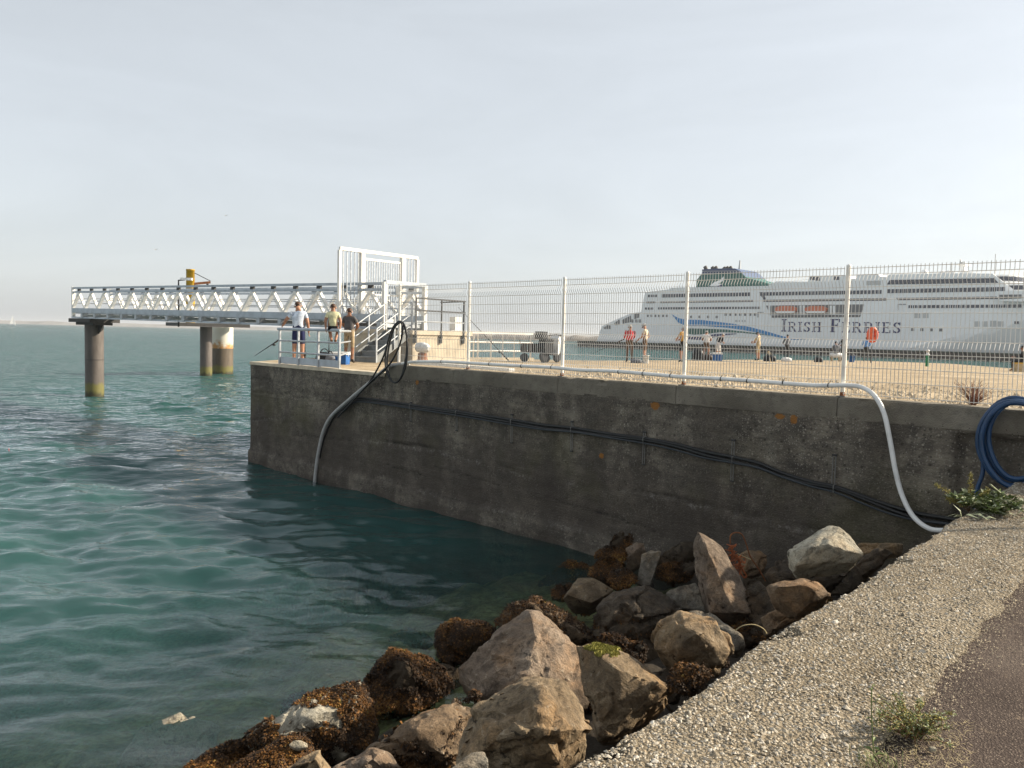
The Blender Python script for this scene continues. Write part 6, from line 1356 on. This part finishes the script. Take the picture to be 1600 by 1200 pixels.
# ================================================================== PLANTS
def plants():
    g = random.Random(11)
    def leaf(mb, p, d, L, w, up=None):
        d = d.normalized(); s_ = d.cross(up or Vector((g.uniform(-.4, .4), g.uniform(-.4, .4), 1))); s_ = s_.normalized() * w if s_.length > .02 else Vector((w, 0, 0)); n = s_.cross(d).normalized() * L * .12
        mb.add([p, p + d * L * .45 + s_ + n, p + d * L - n, p + d * L * .45 - s_ + n], [(0, 1, 2, 3)])
    def bush(label, base, n, h, spread, mats, leafL, name='weed_plant', tall=0):
        root = thing(name, label, 'plant', base); st = MB(); lv = [MB(), MB(), MB()]
        for i in range(n):
            a = g.random() * 6.283; out = Vector((math.cos(a), math.sin(a), 0)) * spread * g.uniform(.3, 1); H = h * g.uniform(.45, 1.1); b = base + Vector((g.gauss(0, .03), g.gauss(0, .03), 0)) * (spread * 4)
            P = [b, b + out * .4 + UP * H * .5, b + out * .85 + UP * H * .85, b + out + UP * H * g.uniform(.75, 1.05)]; P = smooth_path(P, 3); st.tube(P, [.0028 * (1 - .6 * j / len(P)) for j in range(len(P))], 4, cap=False)
            for j in range(1, len(P)):
                for q in range(5):
                    d = Vector((g.gauss(0, 1), g.gauss(0, 1), g.uniform(-.1, 1))); leaf(lv[g.choice((0, 0, 1, 1, 2))], P[j] + Vector((g.gauss(0, .006), g.gauss(0, .006), g.gauss(0, .006))), d, leafL * g.uniform(.5, 1.3), leafL * .2)
        st.build('stems', mats[3], root, fix=False, kind='stuff')
        for m, l in zip(mats, lv):
            if l.v: l.build('leaves', m, root, fix=False, kind='stuff')
        return root
    # clump in the joint between seawall and path
    def onsw(px, py): return atz(px, py, 2.44)
    mats = ('leaf_green', 'leaf_yellow', 'leaf_pale', 'stem_brown')
    rt = bush('green and yellow weed clump growing in the joint of seawall and path', onsw(1425, 1150), 60, .13, .17, mats, .017)
    # its tall single stalk
    s_ = thing('weed_stalk', 'single tall green weed stalk left of the clump', 'plant', onsw(1366, 1185)); b = Vector(s_.location); mb = MB()
    P = smooth_path([b, b + Vector((-.004, .02, .1)), b + Vector((.0, .05, .2)), b + Vector((.004, .06, .28))]); mb.tube(P, .0025, 5); mb.build('stem', 'leaf_green', s_)
    lf = MB()
    for j, (k, L) in enumerate(((1, .05), (2, .045), (3, .05), (4, .04), (9, .03), (13, .02), (16, .022), (17, .02), (18, .018))): leaf(lf, P[min(k, len(P) - 1)], Vector((math.cos(j * 2.4), math.sin(j * 2.4), .3)), L, L * .22)
    lf.build('leaves', 'leaf_green', s_, fix=False)
    # dry grass litter
    mb = MB()
    for i in range(900):
        p = onsw(1290 + 230 * g.random(), 1130 + 75 * g.random()); a = g.random() * 6.28; L = g.uniform(.01, .045); d = Vector((math.cos(a), math.sin(a), g.uniform(0, .5))) * L; sd = Vector((-d.y, d.x, 0)).normalized() * .0012
        mb.add([p + UP * .004 - sd, p + UP * .004 + sd, p + d + UP * .006], [(0, 1, 2)])
    o = mb.build('grass', 'straw', fix=False); recenter(o); o['kind'] = 'stuff'; tag(o, 'dry straw litter and grass blades at the foot of the weed clump', 'grass')
    rt = thing('grass_tuft', 'small green grass tuft at the bottom edge of the seawall', 'plant', onsw(1370, 1196)); mb = MB(); b = Vector(rt.location)
    for i in range(60):
        a = g.random() * 6.28; L = g.uniform(.03, .08); q = b + Vector((g.gauss(0, .05), g.gauss(0, .03), 0)); d = Vector((math.cos(a) * .6, math.sin(a) * .6, 1)).normalized() * L; sd = Vector((-math.sin(a), math.cos(a), 0)) * .0018
        mb.add([q - sd, q + sd, q + d * .6 + sd * .7, q + d * .6 - sd * .7, q + d + Vector((math.cos(a), math.sin(a), -.3)) * L * .3], [(0, 1, 2, 3), (3, 2, 4)])
    mb.build('blades', 'leaf_green', rt, fix=False, kind='stuff')
    # white pebble by the clump
    o = bpy.data.objects.new('pebble', rock_mesh('pebble', [onsw(1457, 1172) + Vector((x, y, z)) * .013 for x in (-1, 1) for y in (-.8, .7) for z in (-.3, 1)], 5, .003, .008)); o.data.materials.append(MATS['rock_pale']); col.objects.link(o); recenter(o); tag(o, 'white pebble lying beside the weed clump', 'pebble')
    # weeds at the far end of the seawall
    b0 = atz(1545, 800, 2.46)
    bush('broad leafy green weed sprawling over the seawall end by the blue hose', b0, 46, .16, .34, ('leaf_green', 'leaf_pale', 'leaf_green', 'leaf_green'), .075)
    root = thing('seeding_dock', 'yellowish seeding dock plant leaning out from the seawall end', 'plant', atz(1515, 800, 2.42)); b = Vector(root.location); st = MB(); sd = MB()
    for tip in ((1462, 757), (1517, 740), (1480, 780), (1545, 765), (1500, 775)):
        e = aty(*tip, b.y - .1); P = smooth_path([b, b.lerp(e, .5) + UP * .03, e], 8); st.tube(P, [.006 * (1 - .6 * j / len(P)) for j in range(len(P))], 5)
        for j in range(5, len(P)):
            for q in range(16):
                leaf(sd, P[j] + Vector((g.gauss(0, .014), g.gauss(0, .014), g.gauss(0, .016))) * (1.25 - .8 * j / len(P)), Vector((g.gauss(0, 1), g.gauss(0, 1), g.gauss(0, 1))), .022, .007)
    st.build('stems', 'stem_brown', root); sd.build('seed_heads', 'leaf_yellow', root, fix=False, kind='stuff')
    root = thing('dead_leaf_litter', 'bleached dead leaves and stalks draped over the seawall end', 'plant', atz(1540, 812, 2.46)); mb = MB()
    for i in range(16):
        p = atz(1500 + 110 * g.random(), 800 + 14 * g.random(), 2.47); leaf(mb, p, Vector((g.uniform(-1, 1), g.uniform(-.4, .4), g.uniform(-.05, .1))), g.uniform(.1, .26), .018)
    mb.tube([aty(1547, 757, 7.9), atz(1580, 784, 2.47)], .009, 6); mb.build('leaves', 'leaf_pale', root, fix=False, kind='stuff')
    # dry reddish shrub behind the fence
    base = Q(wall_t(onwall(1519, 636, .3)), .34, COPZ - .02); root = thing('dry_shrub', 'dry reddish twiggy shrub behind the fence above the recessed joint', 'plant', base); mb = MB()
    for i in range(70):
        a = g.random() * 6.283; r_ = g.uniform(.05, .26); H = g.uniform(.12, .34) * (1.2 - r_); P = smooth_path([base, base + Vector((math.cos(a) * r_ * .5, math.sin(a) * r_ * .5, H * .6)), base + Vector((math.cos(a) * r_, math.sin(a) * r_, H))], 3); mb.tube(P, [.004 * (1 - .7 * j / len(P)) for j in range(len(P))], 4, cap=False)
        for q in range(3):
            e = P[g.randrange(2, len(P))]; mb.tube([e, e + Vector((g.gauss(0, .03), g.gauss(0, .03), g.uniform(.01, .06)))], .002, 3, cap=False)
    mb.build('twigs', 'dry_red', root, fix=False, kind='stuff')
plants()

# ================================================================== HAZE: thin sea air round the whole place
def haze():
    t = bpy.data.materials.new('sea_haze'); t.use_nodes = True; n = t.node_tree; n.nodes.clear(); o = n.nodes.new('ShaderNodeOutputMaterial'); v = n.nodes.new('ShaderNodeVolumePrincipled')
    v.inputs['Color'].default_value = (.93, .96, 1, 1); v.inputs['Density'].default_value = .00015; v.inputs['Anisotropy'].default_value = .3
    n.links.new(v.outputs[0], o.inputs['Volume']); MATS['sea_haze'] = t
    b = MB().box((0, 5500, 20), (19000, 14000, 56)).build('haze', 'sea_haze'); b['kind'] = 'stuff'
haze()
